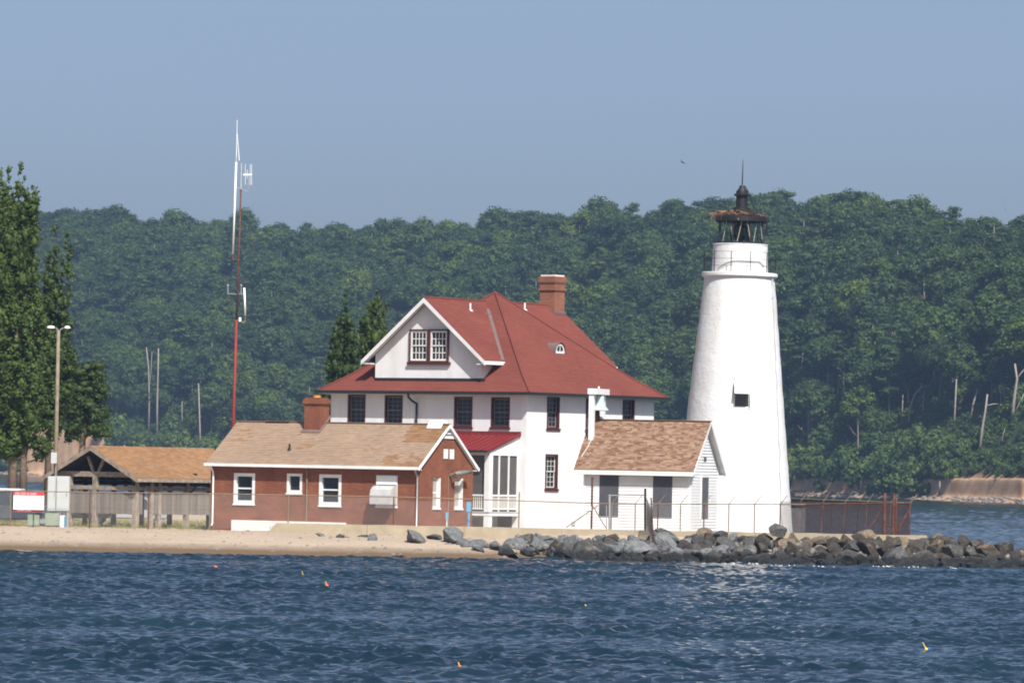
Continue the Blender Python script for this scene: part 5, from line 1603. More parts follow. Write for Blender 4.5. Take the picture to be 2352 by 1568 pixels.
# ================================================================== SHELTER
VF = Frame(310, 1207, 262, 36, gz(*at(310, 1207, 262).xy))
V_ = VF.thing('picnic_shelter', 'open timber picnic shelter with brown shingled gable roof and grey board screens', 'shelter')
VO = .5
vW = -(VF.front(118, 1150)[0] - VF.front(300, 1150)[0]); vL = 9.0
vze = VF.side(312, 1097, VO)[1]; vzr = VF.front(209, 1023, -VO)[1]
vx0, vx1 = -vW, 0.0; vxm = (vx0 + vx1) / 2
vsl = (vzr - vze) / (vW / 2 + VO)
for sg, xe in ((1, vx1 + VO), (-1, vx0 - VO)):
    A, Bp, C, D = Vector((xe, -VO, vze)), Vector((xe, vL + VO, vze)), Vector((vxm, vL + VO, vzr)), Vector((vxm, -VO, vzr))
    mb = MB(); mb.prism([A, Bp, C, D], (0, 0, -.08)); o = up_faces(mb.build('roof', M['pavroof'], V_))
    mb = MB(); q_ = MB(); q_.prism([A - Vector((0, 0, .1)), Bp - Vector((0, 0, .1)), C - Vector((0, 0, .1)), D - Vector((0, 0, .1))], (0, 0, -.03)); up_faces(q_.build('shade_lining', M['shadewood'], V_)); shingles(mb, [A, Bp, C, D], .14, .3, .012, lambda u, v: random.uniform(.93, 1) if noise.noise(Vector((u * 1.6, v * 4, 9))) > .58 else random.uniform(.1, .85)); mb.build('shingles', M['pavroof'], o, kind='stuff')  # dark sheet added below the roof to imitate the shade inside
    mb = MB(); mb.prism([(xe + .02 * sg, -VO - .02, vze - .02), (vxm, -VO - .02, vzr - .02), (vxm, -VO - .02, vzr - .24), (xe + .02 * sg, -VO - .02, vze - .24)], (0, .05, 0)); up_faces(mb.build('barge_board', M['wood'], V_))
    mb = MB(); mb.box(min(xe, xe + .03 * sg), max(xe, xe + .03 * sg), -VO, vL + VO, vze - .2, vze - .03); mb.build('fascia_board', M['wood'], V_)
    for k in range(12):
        y = k * vL / 11
        mb = MB(); mb.bar((xe - .1 * sg, y, vze - .17), (vxm, y, vzr - .19), .09, .18); mb.build('rafter', M['shadewood'], V_)
mb = MB(); mb.bar((vxm, -VO + .05, vzr - .16), (vxm, vL + VO, vzr - .16), .1, .24); mb.build('ridge_beam', M['shadewood'], V_)
ztie = VF.front(210, 1089, 0)[1] - .1; zbeam = VF.front(210, 1119, 0)[1]
for y in (0.0, vL / 2, vL):
    mb = MB(); mb.bar((vx0 - .2, y, ztie + .12), (vx1 + .2, y, ztie + .12), .15, .26); mb.build('tie_beam', M['wood'] if y == 0 else M['shadewood'], V_)
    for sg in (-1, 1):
        mb = MB(); mb.bar((vxm + sg * .18, y, ztie + .25), (vxm + sg * .55, y, vzr - .55), .13, .12); mb.build('king_strut', M['wood'] if y == 0 else M['shadewood'], V_)
xs_front = [VF.front(p, 1150)[0] for p in (160, 219)] + [0.0]
ys_side = [VF.side(p, 1150)[0] for p in (346, 364, 428)]
for x in xs_front:
    mb = MB(); mb.box(x - .12, x + .12, -.12, .12, -.4, ztie); mb.build('post', M['wood'], V_)
for y in ys_side + [vL]:
    mb = MB(); mb.box(-.11, .11, y - .11, y + .11, -.4, vze - .15); mb.build('post', M['wood'], V_)
for y in (vL * .5, vL):
    mb = MB(); mb.box(vx0 - .1, vx0 + .1, y - .1, y + .1, -.4, vze - .15); mb.build('post', M['shadewood'], V_)
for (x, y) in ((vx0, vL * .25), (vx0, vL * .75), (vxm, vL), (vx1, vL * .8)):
    mb = MB(); mb.box(x - .09, x + .09, y - .09, y + .09, -.4, vze - .12); mb.build('post', M['shadewood'], V_)
mb = MB(); mb.bar((0, -.2, vze - .3), (0, vL + .2, vze - .3), .12, .2); mb.build('plate_beam', M['shadewood'], V_)
mb = MB(); mb.bar((vx0, -.2, vze - .3), (vx0, vL + .2, vze - .3), .12, .2); mb.build('plate_beam', M['shadewood'], V_)
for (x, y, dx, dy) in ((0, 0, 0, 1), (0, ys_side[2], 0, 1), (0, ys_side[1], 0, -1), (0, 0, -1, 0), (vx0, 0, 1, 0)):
    mb = MB(); mb.bar((x, y, vze - 1.0), (x + dx * .75, y + dy * .75, vze - .32), .1, .1); mb.build('knee_brace', M['shadewood'], V_)
# board screens between the posts
mb = MB(); mb.bar((vx0, -.02, zbeam), (0, -.02, zbeam), .14, .2); mb.build('rail', M['wood'], V_)
mb = MB(); mb.bar((-.02, .1, zbeam), (-.02, vL, zbeam), .14, .2); mb.build('rail', M['wood'], V_)
zt_, zb_ = VF.front(250, 1131, -.1)[1], VF.front(250, 1179, -.1)[1]
bw = .145
bm_ = []
for k in range(3):
    b_ = MB(); b_.box(-bw / 2 + .006, bw / 2 - .006, -.014, .014, 0, zt_ - zb_, random.random()); bm_.append(b_.mesh('board', simple('screen_board_%d' % k, (.145 + .03 * k, .122 + .027 * k, .10 + .023 * k), .85, .3, 6)))
x = VF.front(159, 1150)[0]
while x < -.12:
    link('board', random.choice(bm_), V_, (x, -.07 + random.uniform(-.008, .008), zb_ + random.uniform(-.02, .02))); x += bw
y = .2
while y < vL:
    if not (ys_side[0] * .35 < y < ys_side[0] - .05):
        link('board', random.choice(bm_), V_, (.09 + random.uniform(-.008, .008), y, zb_ + random.uniform(-.02, .02)), (0, 0, math.pi / 2))
    y += bw
x = vx0 + .1
while x < 0:
    link('board', random.choice(bm_), V_, (x, vL - .05, zb_ - .0)); x += bw

# ================================================================== VEHICLES behind the shelter and the sign
def car(name, label, cat, px_c, d, heading, body, roof, L=4.6, Wd=1.8, Hh=1.5, kind='suv', front=1):
    p = at(px_c, 1207, d); z = gz(p.x, p.y)
    o = empty(name, (p.x, p.y, z), heading, label, cat)
    zb0, zb1, zt = .32, Hh * .58, Hh
    if kind == 'suv': prof = [(-L / 2, .42), (-L / 2 + .08, zb1), (L / 2 - 1.15, zb1), (L / 2 - .15, zb1 - .12), (L / 2, .62), (L / 2 - .03, .36), (L / 2 - .3, zb0), (-L / 2 + .25, zb0)]
    else: prof = [(-L / 2, .5), (-L / 2 + .15, zb1 - .02), (-L / 2 + .8, zb1), (L / 2 - 1.2, zb1), (L / 2 - .25, zb1 - .16), (L / 2, .55), (L / 2 - .03, .36), (L / 2 - .3, zb0), (-L / 2 + .25, zb0)]
    bm = bmesh.new()
    lv = [bm.verts.new((x, -Wd / 2, zz)) for x, zz in prof]; rv = [bm.verts.new((x, Wd / 2, zz)) for x, zz in prof]
    bm.faces.new(lv); bm.faces.new(rv[::-1]); n = len(prof)
    for i in range(n): bm.faces.new((lv[i], rv[i], rv[(i + 1) % n], lv[(i + 1) % n]))
    bmesh.ops.recalc_face_normals(bm, faces=bm.faces[:])
    bmesh.ops.bevel(bm, geom=bm.edges[:], offset=.07, segments=2, affect='EDGES')
    me = bpy.data.meshes.new('body'); bm.to_mesh(me); bm.free(); me.materials.append(body); smooth_by_angle(link('body', me, o), 35)
    c0, c1 = (-L / 2 + .15, L / 2 - 1.35) if kind == 'suv' else (-L / 2 + .75, L / 2 - 1.35)
    t0, t1 = c0 + (.28 if kind == 'suv' else .6), c1 - .75
    w0, w1 = Wd / 2 - .06, Wd / 2 - .2
    mb = MB(); mb.hexa([(c0, -w0, zb1 - .03), (c1, -w0, zb1 - .03), (c1, w0, zb1 - .03), (c0, w0, zb1 - .03), (t0, -w1, zt - .06), (t1, -w1, zt - .06), (t1, w1, zt - .06), (t0, w1, zt - .06)]); mb.build('windows', M['glass'], o)
    bm = bmesh.new(); bmesh.ops.create_cube(bm, size=1, matrix=Matrix.Translation(((t0 + t1) / 2, 0, zt - .05)) @ Matrix.Diagonal((t1 - t0 + .2, 2 * w1 + .1, .12, 1)))
    bmesh.ops.bevel(bm, geom=bm.edges[:], offset=.045, segments=2, affect='EDGES'); me = bpy.data.meshes.new('roof'); bm.to_mesh(me); bm.free(); me.materials.append(roof); link('roof', me, o)
    for sg in (-1, 1):
        for f in (0, .36, .7, 1):
            xb, xt = c0 + (c1 - c0) * f, t0 + (t1 - t0) * f
            mb = MB(); mb.bar((xb, sg * (w0 + .005), zb1 - .03), (xt, sg * (w1 + .005), zt - .05), .09, .05); mb.build('pillar', body, o)
        mb = MB(); mb.box(c1 - .3, c1 - .15, min(sg * w0, sg * (w0 + .22)), max(sg * w0, sg * (w0 + .22)), zb1 + .02, zb1 + .16); mb.build('mirror', body, o)
        for xw in (-L / 2 + .85, L / 2 - .85):
            mb = MB(); yw = sg * (Wd / 2 - .1)
            wt = MB(); wt.lathe([(.2, -.1), (.31, -.11), (.34, -.06), (.34, .06), (.31, .11), (.2, .1)], 24)
            w_ = wt.build('wheel', M['rubber'], o, (xw, yw, .34), (math.pi / 2, 0, 0), smooth=False)
            rm = MB(); rm.lathe([(0, -.09), (.2, -.1), (.21, 0), (.2, .1), (0, .09)], 16); rm.build('rim', M['chrome'], w_)
        mb = MB(); mb.box(L / 2 - .12, L / 2 + .015, min(sg * (Wd / 2 - .45), sg * (Wd / 2 - .1)), max(sg * (Wd / 2 - .45), sg * (Wd / 2 - .1)), .58, .74); mb.build('headlight', M['chrome'], o)
        mb = MB(); mb.box(-L / 2 - .012, -L / 2 + .1, min(sg * (Wd / 2 - .3), sg * (Wd / 2 - .1)), max(sg * (Wd / 2 - .3), sg * (Wd / 2 - .1)), .62, .85); mb.build('tail_light', M['signred'], o)
    mb = MB(); mb.box(L / 2 - .05, L / 2 + .05, -Wd / 2 + .12, Wd / 2 - .12, .36, .5); mb.build('bumper', M['greybox'], o)
    return o
def paint(name, col): 
    m, t, b = mat_nodes(name); b.inputs['Base Color'].default_value = (*col, 1); b.inputs['Roughness'].default_value = .3; b.inputs['Coat Weight'].default_value = .5
    lnk(t, ramp(t, nz(t, coords(t), 2, 4), [(.3, tuple(c * .92 for c in col)), (.7, col)]), b.inputs['Base Color']); return m
car('parked_van', 'dark parked van with a white roof behind the red and white sign', 'van', 36, 262, R(-4), paint('slate_paint', (.045, .055, .07)), M['white'], 4.7, 1.85, 1.85, 'suv')
car('parked_car', 'black parked car behind the left board screen of the shelter', 'car', 176, 274, R(186), paint('black_paint', (.014, .014, .016)), paint('black_roof_paint', (.014, .014, .016)), 3.6, 1.75, 1.42, 'sedan')
car('parked_car', 'silver grey parked car seen under the shelter screens', 'car', 292, 276, R(184), paint('silver_paint', (.36, .36, .36)), paint('silver_roof_paint', (.36, .36, .36)), 4.6, 1.75, 1.45, 'sedan')

# ================================================================== POLE, BOXES, SIGN
p0 = at(125, 1207, 258); z0 = gz(p0.x, p0.y)
LP = empty('lamp_pole', (p0.x, p0.y, z0), 0, 'tall wooden pole carrying two white lamp heads', 'lamp pole')
top = at(134.5, 758, 258) - Vector((p0.x, p0.y, z0))
mb = MB(); mb.tube([(0, 0, -.5), top * .5, top], [.11, .10, .085], 12); mb.build('pole', M['polewood'], LP, smooth=True)
for (x0, x1, y, sg) in ((106, 128, 752.5, -1), (146, 163, 753, 1)):
    a, b = at(x0, y, 258) - Vector((p0.x, p0.y, z0)), at(x1, y, 258) - Vector((p0.x, p0.y, z0))
    inner, outer = (b, a) if sg < 0 else (a, b)
    mb = MB(); mb.tube([top + Vector((0, 0, -.12)), top.lerp(inner, .5) + Vector((0, 0, -.0)), inner], [.028, .026, .03], 6); ar = mb.build('arm', M['steel'], LP)
    mb = MB(); c = (inner + outer) / 2; hl = (outer - inner).length / 2
    mb.lathe([(0, -.06), (.8, -.04), (1, 0), (.8, .09), (.35, .12), (0, .13)], 14)
    lh2 = mb.mesh('lamp_head', M['fibre'], True); o = link('lamp_head', lh2, LP, c); o.scale = (hl * .85, .13, .8)
bx = at(124.5, 1051, 257.8) - Vector((p0.x, p0.y, z0))
mb = MB(); mb.box(bx.x - .15, bx.x + .14, bx.y - .1, bx.y + .1, bx.z - .27, bx.z + .27); mb.build('meter_box', M['greybox'], LP)
mb = MB(); mb.tube([(.02, -.14, .2), (.02, -.14, bx.z)], .03, 6); mb.build('conduit', M['steel'], LP)

def cabinet(name, label, cat, x0, x1, y0, y1, d, depth, mat, door=True, g=None):
    a, b = at(x0, (y0 + y1) / 2, d), at(x1, (y0 + y1) / 2, d)
    zt, zb2 = at((x0 + x1) / 2, y0, d).z, at((x0 + x1) / 2, y1, d).z
    o = empty(name, ((a.x + b.x) / 2, d, zb2), 0, label, cat, g)
    w = (b.x - a.x) / 2; h = zt - zb2
    bm = bmesh.new(); bmesh.ops.create_cube(bm, size=1, matrix=Matrix.Translation((0, depth / 2, h / 2)) @ Matrix.Diagonal((2 * w, depth, h, 1)))
    bmesh.ops.bevel(bm, geom=bm.edges[:], offset=.02, segments=2, affect='EDGES'); me = bpy.data.meshes.new('case'); bm.to_mesh(me); bm.free(); me.materials.append(mat); link('case', me, o)
    if door:
        mb = MB(); mb.box(-w * .86, w * .86, -.018, .004, h * .06, h * .92); dr = mb.build('door', mat, o)
        mb = MB(); mb.box(w * .6, w * .7, -.05, -.016, h * .42, h * .52); mb.build('handle', M['chrome'], dr)
    return o
K1 = cabinet('utility_cabinet', 'tall grey utility cabinet right of the sign, right of the two', 'cabinet', 129, 159, 1093, 1173, 256.5, .5, M['greybox'])
K2 = cabinet('utility_cabinet', 'tall grey utility cabinet next to the sign, narrower of the two', 'cabinet', 109, 128.4, 1093, 1173, 256.6, .5, M['greybox'])
for K, w in ((K1, .26), (K2, .16)):
    for x in (-w, w):
        mb = MB(); mb.box(x - .04, x + .04, .1, .4, -1.2, .01); mb.build('leg', M['steel'], K)
cabinet('transformer_box', 'green ground box under the grey cabinets', 'utility box', 103, 136, 1178, 1208, 255.5, .6, M['greenbox'])
cabinet('transformer_box', 'small pale green box below the sign, left one of the pair', 'utility box', 63, 75, 1181, 1207, 255.5, .35, M['greenbox'], False)
cabinet('transformer_box', 'small pale green box below the sign, right one of the pair', 'utility box', 78, 90, 1182, 1207, 255.5, .35, M['greenbox'], False)
mbx = at(143, 1207, 255)
o = empty('barrel', (mbx.x, 255, gz(mbx.x, 255)), 0, 'white drum with a blue side next to the green box', 'barrel')
mb = MB(); mb.lathe([(0, 0), (.15, 0), (.155, .2), (.15, .4), (.15, .58), (.13, .6), (0, .6)], 20); smooth_by_angle(mb.build('drum', M['white'], o))
mb = MB(); mb.lathe([(.156, .02), (.158, .3), (.156, .56)], 20, a0=-1.1, a1=.2); mb.build('blue_band', M['bluepipe'], o)

sx0_, sx1_ = 31, 101
a, b = at(sx0_, 1152, 249.0), at(sx1_, 1152, 249.0)
zt_s, zb_s = at(66, 1129, 249.0).z, at(66, 1175, 249.0).z
SG = empty('warning_sign', ((a.x + b.x) / 2, 249.0, zb_s), 0, 'white notice board with red header and black foot on the fence', 'sign')
w, h = (b.x - a.x) / 2, zt_s - zb_s
mb = MB(); mb.box(-w, w, 0, .03, 0, h); mb.build('board', M['signwhite'], SG)
mb = MB(); mb.box(-w, w, -.006, -.002, h * .82, h); mb.build('header', M['signred'], SG)
mb = MB(); mb.box(-w, w, -.006, -.002, .03, h * .11); mb.build('footer', M['signblack'], SG)
mb = MB(); mb.box(-w, w, -.005, -.001, 0, .028); mb.build('border', M['signred'], SG)
rnd = random.Random(3)
def words_row(z, hh, x0, x1, pats, mat, nm):
    mb = MB(); x = x0
    for n in pats:
        for k in range(n):
            if x + hh * .5 > x1: break
            mb.box(x, x + hh * .16, -.011, -.007, z, z + hh); 
            zz = z + hh * rnd.choice((0, .42, .84)); mb.box(x + hh * .165, x + hh * .5, -.011, -.007, zz, zz + hh * .16)
            x += hh * .72
        x += hh * .6
    mb.build(nm, mat, SG)
words_row(h * .865, h * .085, -w * .88, w * .95, (4, 4, 2, 5), M['signwhite'], 'header_lettering')
words_row(.045, h * .05, -w * .75, w * .8, (4, 5, 3, 5), M['signwhite'], 'footer_lettering')
for k, pats in enumerate(((5, 7, 6, 5), (6, 5, 7), (4, 8, 4), (7, 5))):
    words_row(h * (.68 - .15 * k), h * .05, -w * .7, w * .92, pats, M['signred'], 'line_of_text')

# ================================================================== RADIO MAST
dm = 268
mp = at(536, 1207, dm); mz = gz(mp.x, mp.y); MO = Vector((mp.x, mp.y, mz))
MT = empty('radio_mast', MO, 0, 'tall thin red and rusty radio mast with white whip antennas', 'radio mast')
def mpt(x, y, dy=0): return at(x, y, dm) - MO + Vector((0, dy, 0))
base_ = mpt(533, 1207); base_.z = -.5
mb = MB(); mb.tube([base_, mpt(536, 965), mpt(543.3, 734)], [.10, .085, .075], 10); mb.build('lower_pole', M['redpaint'], MT, smooth=True)
mb = MB(); mb.tube([mpt(543.3, 734), mpt(548, 600), mpt(553.4, 434)], [.05, .047, .042], 8); mb.build('upper_pole', M['rust'], MT, smooth=True)
mb = MB(); mb.tube([mpt(553.4, 434), mpt(554.5, 374)], [.03, .022], 6); mb.tube([mpt(554.3, 392), mpt(554.3, 377)], .035, 6); mb.build('tip', M['greybox'], MT)
mb = MB(); mb.tube([mpt(535, 584), mpt(542.6, 373)], [.052, .05], 10); A1 = mb.build('antenna', M['fibre'], MT, smooth=True)
mb = MB(); mb.tube([mpt(542.6, 373), mpt(543, 361)], .036, 8); mb.build('coupling', M['greybox'], A1)
mb = MB(); mb.tube([mpt(543, 361), mpt(544.8, 276)], [.02, .014], 6); mb.build('whip', M['fibre'], A1)
mb = MB(); mb.tube([mpt(549.5, 369), mpt(545.0, 308)], [.022, .012], 6); mb.build('guy_rod', M['fibre'], MT)
mb = MB(); mb.tube([mpt(541, 430), mpt(553.5, 434), mpt(569.5, 440), mpt(571, 404)], .025, 6); mb.build('bracket', M['steel'], MT)
mb = MB(); mb.bar(mpt(559, 401.5), mpt(579, 401.5), .07, .07); DA = mb.build('dipole_boom', M['fibre'], MT)
for x in (563.5, 568, 574.5, 578):
    mb = MB(); mb.tube([mpt(x, 377 if x != 568 else 390), mpt(x, 425 if x != 568 else 410)], .010, 5); mb.build('element', M['fibre'], DA)
mb = MB(); mb.bar(mpt(534, 594), mpt(549, 598), .06, .06); mb.tube([mpt(535, 595), mpt(535, 584)], .025, 6); mb.build('bracket', M['rust'], MT)
mb = MB(); mb.tube([mpt(561, 661), mpt(563.5, 725)], [.05, .048], 10); A2 = mb.build('antenna', M['fibre'], MT, smooth=True)
mb = MB(); mb.tube([mpt(561.5, 661), mpt(561.6, 650)], .03, 6); mb.build('antenna_cap', M['blackiron'], A2)
mb = MB(); mb.bar(mpt(545, 739), mpt(562.5, 739), .05, .05); mb.tube([mpt(562.5, 739), mpt(563.3, 725)], .022, 6); mb.build('bracket', M['rail'], MT)
mb = MB(); mb.box(*sorted((mpt(549, 733).x, mpt(554, 733).x)), -.08, .08, mpt(551, 738).z, mpt(551, 729).z); mb.build('junction_box', M['fibre'], MT)
mb = MB(); mb.tube([mpt(523, 675), mpt(561, 675.5)], .018, 5)
for x in (523.5, 554): mb.tube([mpt(x, 675), mpt(x, 656)], .022, 5); mb.tube([mpt(x, 658), mpt(x, 652)], .05, 6)
mb.build('cross_arm', M['steel'], MT)

# ================================================================== SEAWALL, FENCES
SWY = 247.4
xa, xb = at(620, 1205, SWY).x, at(2130, 1222, SWY).x
zs = at(1300, 1213.5, SWY).z
SWL = empty('seawall', (0, 0, 0), 0, 'low tan concrete seawall running along the top of the beach', 'seawall')
x = xa; k = 0
while x < xb - .1:
    x1 = min(xb, x + 4.6)
    mb = MB(); n = 16
    for i in range(n):
        u0, u1 = x + (x1 - x) * i / n + (.008 if i == 0 else 0), x + (x1 - x) * (i + 1) / n - (.008 if i == n - 1 else 0)
        def top_z(u): return zs + .025 * noise.noise(Vector((u * .8, 0, 2))) - .35 * max(0, (xa + .35 - u) / .35) ** 2
        def fy(u): return SWY + .02 * noise.noise(Vector((u * 1.1, 4, 0)))
        mb.hexa([(u0, fy(u0), -.6), (u1, fy(u1), -.6), (u1, SWY + .55, -.6), (u0, SWY + .55, -.6), (u0, fy(u0) + .05, top_z(u0)), (u1, fy(u1) + .05, top_z(u1)), (u1, SWY + .55, top_z(u1)), (u0, SWY + .55, top_z(u0))])
    mb.build('wall_bay', M['concrete'], SWL); x = x1
FY = 249.3
def chain_mesh(mb, A, B, h, pitch=.075, r=.003, z_off=0.05):
    A, B = Vector(A), Vector(B); L = (B - A).length; u = (B - A) / L
    n = int((L + h) / pitch)
    for sg in (0, 1):
        for i in range(n):
            s0 = -h + i * pitch + (pitch * .5 if sg else 0); s1 = s0 + h
            t0, t1 = max(0, -s0 / h), min(1, (L - s0) / h)
            if t1 <= t0: continue
            pa = A + u * (s0 + h * t0) + Vector((0, 0, z_off + h * (t0 if sg == 0 else 1 - t0))); pb = A + u * (s0 + h * t1) + Vector((0, 0, z_off + h * (t1 if sg == 0 else 1 - t1)))
            mb.tube([pa, pb], r, 3, caps=False)
def fpt(px_, py_): return at(px_, py_, FY)
FN = empty('chain_link_fence', (0, 0, 0), 0, 'long weathered chain link fence along the seawall in front of the buildings', 'fence')
rail_px = [(-90, 1126), (0, 1127), (159, 1129), (482, 1133), (904, 1140.5), (1100, 1146.5), (1386, 1156), (1778, 1157.5), (1850, 1158)]
rail_pts = [fpt(*p) for p in rail_px]
def rail_z(x): return float(np.interp(x, [p.x for p in rail_pts], [p.z for p in rail_pts]))
mb = MB(); mb.tube([(p.x, FY, p.z) for p in rail_pts], .024, 6); mb.build('top_rail', M['rail'], FN)
posts = [(-52, 0), (24, 0), (206, 0), (341, 0), (482, 0), (662, 0), (904, 0), (1192, 26), (1404.5, 0), (1459, 0), (1511, 1), (1563, 1), (1617, 1), (1674, 1), (1733, 1), (1792, 1)]
for (px_, ex) in posts:
    x = fpt(px_, 1180).x; zr_ = rail_z(x); zg = gz(x, FY) - .3
    mb = MB(); mb.tube([(x, FY, zg), (x - .0, FY, zr_ + (.42 if ex == 26 else .02))], .03, 7)
    po = mb.build('post', M['rust'] if (px_ in (206, 341, 904, 1511, 1617) or px_ > 1790) else M['rail'], FN)
    if ex == 1 or px_ in (1404.5, 1459):
        mb = MB(); mb.tube([(x, FY, zr_ + .0), (x + .32, FY - .05, zr_ + .42)], [.02, .016], 5); mb.build('arm', M['rail'], po)
xm = [fpt(p, 1180).x for p in (-90, 620)]
for a_, b_ in ((-90, 482), (482, 904), (904, 1358), (1484, 1850)):
    mb = MB(); xa_, xb_ = fpt(a_, 1180).x, fpt(b_, 1180).x
    za, zb3 = gz(xa_, FY) + .05, gz(xb_, FY) + .05
    zmin = max(za, zb3)
    chain_mesh(mb, (xa_, FY, zmin), (xb_, FY, zmin), min(rail_z(xa_), rail_z(xb_)) - zmin - .1, .10, .0022)
    mb.build('mesh', M['wire'], FN, kind='stuff')
# heavy braced post and pipes right of the house
x = fpt(1359, 1180).x
mb = MB(); mb.tube([(x, FY, 0.8), (x, FY, fpt(1359, 1095).z)], .05, 8); mb.build('heavy_post', M['rust'], FN)
for (a_, b_) in (((1300, 1211), (1374, 1160)), ((1362, 1162), (1393, 1214))):
    p, q = fpt(*a_), fpt(*b_)
    mb = MB(); mb.tube([p, q], .026, 6); mb.build('brace', M['rail'], FN)
xx = fpt(1250, 1200).x
mb = MB(); mb.tube([(xx, FY, 1.0), (xx, FY, fpt(1250, 1190).z)], .02, 6); mb.build('stub', M['white'], FN)
# white panel on the fence
a, b = fpt(1303, 1160), fpt(1358, 1172)
PN = empty('hanging_sheet', ((a.x + b.x) / 2, FY - .05, b.z), 0, 'plain white panel hung on the fence left of the shed', 'panel')
mb = MB(); mb.box(-(b.x - a.x) / 2, (b.x - a.x) / 2, -.01, .01, 0, a.z - b.z); mb.build('sheet', M['white'], PN)
mb = MB(); mb.box(-(b.x - a.x) / 2, (b.x - a.x) / 2, -.02, -.011, a.z - b.z - .03, a.z - b.z); mb.build('edge', M['offwhite'], PN)
# gate between two tall posts, with the wing panel running out over the rocks
GT = empty('fence_gate', fpt(1402, 1212), 0, 'grey pipe-framed gate in the fence before the shed', 'gate')
go_ = fpt(1402, 1212)
def gpt(x, y, dy=0): return fpt(x, y) - go_ + Vector((0, dy, 0))
mb = MB(); mb.tube([gpt(1400, 1225), gpt(1400, 1135)], .055, 8); mb.tube([gpt(1393, 1225), gpt(1393, 1160)], .025, 6); mb.build('gate_post', M['steel'], GT)
mb = MB(); mb.tube([gpt(1482, 1226), gpt(1482, 1121)], .055, 8); mb.build('gate_post', M['blackiron'], GT)
mb = MB(); mb.tube([gpt(1400, 1137), gpt(1482, 1137)], .026, 6); mb.build('gate_rail', M['steel'], GT)
mb = MB(); mb.tube([gpt(1400, 1157), gpt(1482, 1157)], .02, 6); mb.build('gate_rail', M['rail'], GT)
mb = MB(); p = gpt(1403, 1212); q = gpt(1480, 1212); chain_mesh(mb, p + Vector((0, .02, 0)), Vector((q.x, .02, p.z)), 1.1, .1, .0022); mb.build('mesh', M['wire'], GT, kind='stuff')
W0 = fpt(1483, 1180); y_w = 243.4
WG = empty('fence_wing', (W0.x, FY, 0), 0, 'grey mesh wing of fence reaching out over the boulders', 'fence')
wo = Vector((W0.x, FY, 0))
tA = at(1484, 1142, FY - .1) - wo; tB = at(1498, 1173, y_w) - wo; bB = at(1503, 1268, y_w) - wo; bA = at(1484, 1212, FY - .1) - wo
mb = MB(); mb.tube([bB - Vector((0, 0, .3)), at(1495.5, 1143, y_w) - wo], .038, 8); mb.build('post', M['rust'], WG)
mb = MB(); mb.tube([tA, tB], .024, 6); mb.build('top_rail', M['steel'], WG)
mb = MB(); mb.tube([bA, bB], .022, 6); mb.build('bottom_rail', M['steel'], WG)
mb = MB()
n = 46
for i in range(n):
    t0 = i / n
    mb.tube([bA.lerp(bB, t0), tA.lerp(tB, min(1, t0 + .16))], .007, 3, caps=False); mb.tube([bA.lerp(bB, t0), tA.lerp(tB, max(0, t0 - .16))], .007, 3, caps=False)
for i in range(12):
    t0 = i / 12; mb.tube([bA.lerp(tA, t0), bB.lerp(tB, t0)], .006, 3, caps=False)
mb.build('mesh', M['wire'], WG, kind='stuff')

# rusty compound fence on the seaward side of the lighthouse
RF = empty('rusty_fence', (0, 0, 0), 0, 'rusty chain link fence with slanted arms right of the lighthouse', 'fence')
Fc = at(2092, 1180, 250.2)
def linept(px_, A, B):
    """point on the ground line A-B seen at pixel column px_ (about y 1190)"""
    r_ = ray(px_, 1190); dx, dy = B[0] - A[0], B[1] - A[1]
    k_ = r_.x / r_.y; t_ = (k_ * A[1] - A[0]) / (dx - k_ * dy)
    return Vector((A[0] + dx * t_, A[1] + dy * t_, 0))
A1_ = (fpt(1792, 1180).x, FY); C_ = (Fc.x, Fc.y); Bk = (at(1800, 1180, 269).x, 269.0)
zrust = at(2092, 1154.5, 250.2).z
def zgr(p): return 1.1
specs = [(A1_, C_, [1823 + 230 * 0 + 33, 1893 + 70 * 0 + 48, 1974.5 + 50, 2062]), ]
front_px = [1852, 1890 + 13 * 0, 1935 + 6 * 0, 1974]
fl = [(1890, A1_, C_), (1942, A1_, C_), (1988.5 + 1, A1_, C_)]
P_front = [1835 + 3, 1890, 1939, 1991]
for px_, A_, B_ in [(1838, A1_, C_), (1889.5, A1_, C_), (1938, A1_, C_), (1991, A1_, C_), (1850, C_, Bk), (1910.5, C_, Bk), (1972, C_, Bk), (2045, A1_, C_), (2092, A1_, C_)]:
    p = linept(px_, A_, B_) if px_ != 2092 else Vector((C_[0], C_[1], 0))
    jx = random.uniform(-.05, .08)
    mb = MB(); mb.tube([(p.x - .1, p.y, .6), (p.x + jx, p.y, zrust)], .027 if px_ not in (2092,) else .036, 7); po = mb.build('post', M['rust'], RF)
    mb = MB(); mb.tube([(p.x + jx, p.y, zrust - .03), (p.x + jx + .33, p.y - .1, zrust + .44)], [.024, .016], 5); mb.build('arm', M['rail'], po)
for px_, r_, ytop in ((2031, .085, 1131), (2052 , .06, 1132), (2057.5, .05, 1135)):
    p = linept(px_, A1_, C_); zt2 = at(px_, ytop, p.y).z
    mb = MB(); mb.tube([(p.x, p.y, .7), (p.x, p.y, zt2)], r_, 8); mb.build('gate_post', M['rust'], RF)
pa, pb = linept(2031, A1_, C_), linept(2053, A1_, C_)
mb = MB(); zz2 = at(2040, 1206, pa.y).z; mb.tube([(pa.x, pa.y, zz2), (pb.x, pb.y, zz2)], .03, 6); mb.build('cross_rail', M['rust'], RF)
for (x0, y0, x1, y1) in ((1997, 1214, 2026, 1168), (2063, 1222, 2090, 1165), (2058, 1222, 2088, 1170)):
    p, q = linept(x0, A1_, C_), linept(x1, A1_, C_)
    mb = MB(); mb.tube([(p.x, p.y - .03, at(x0, y0, p.y).z), (q.x, q.y - .03, at(x1, y1, q.y).z)], .034, 6); mb.build('brace', M['rust'], RF)
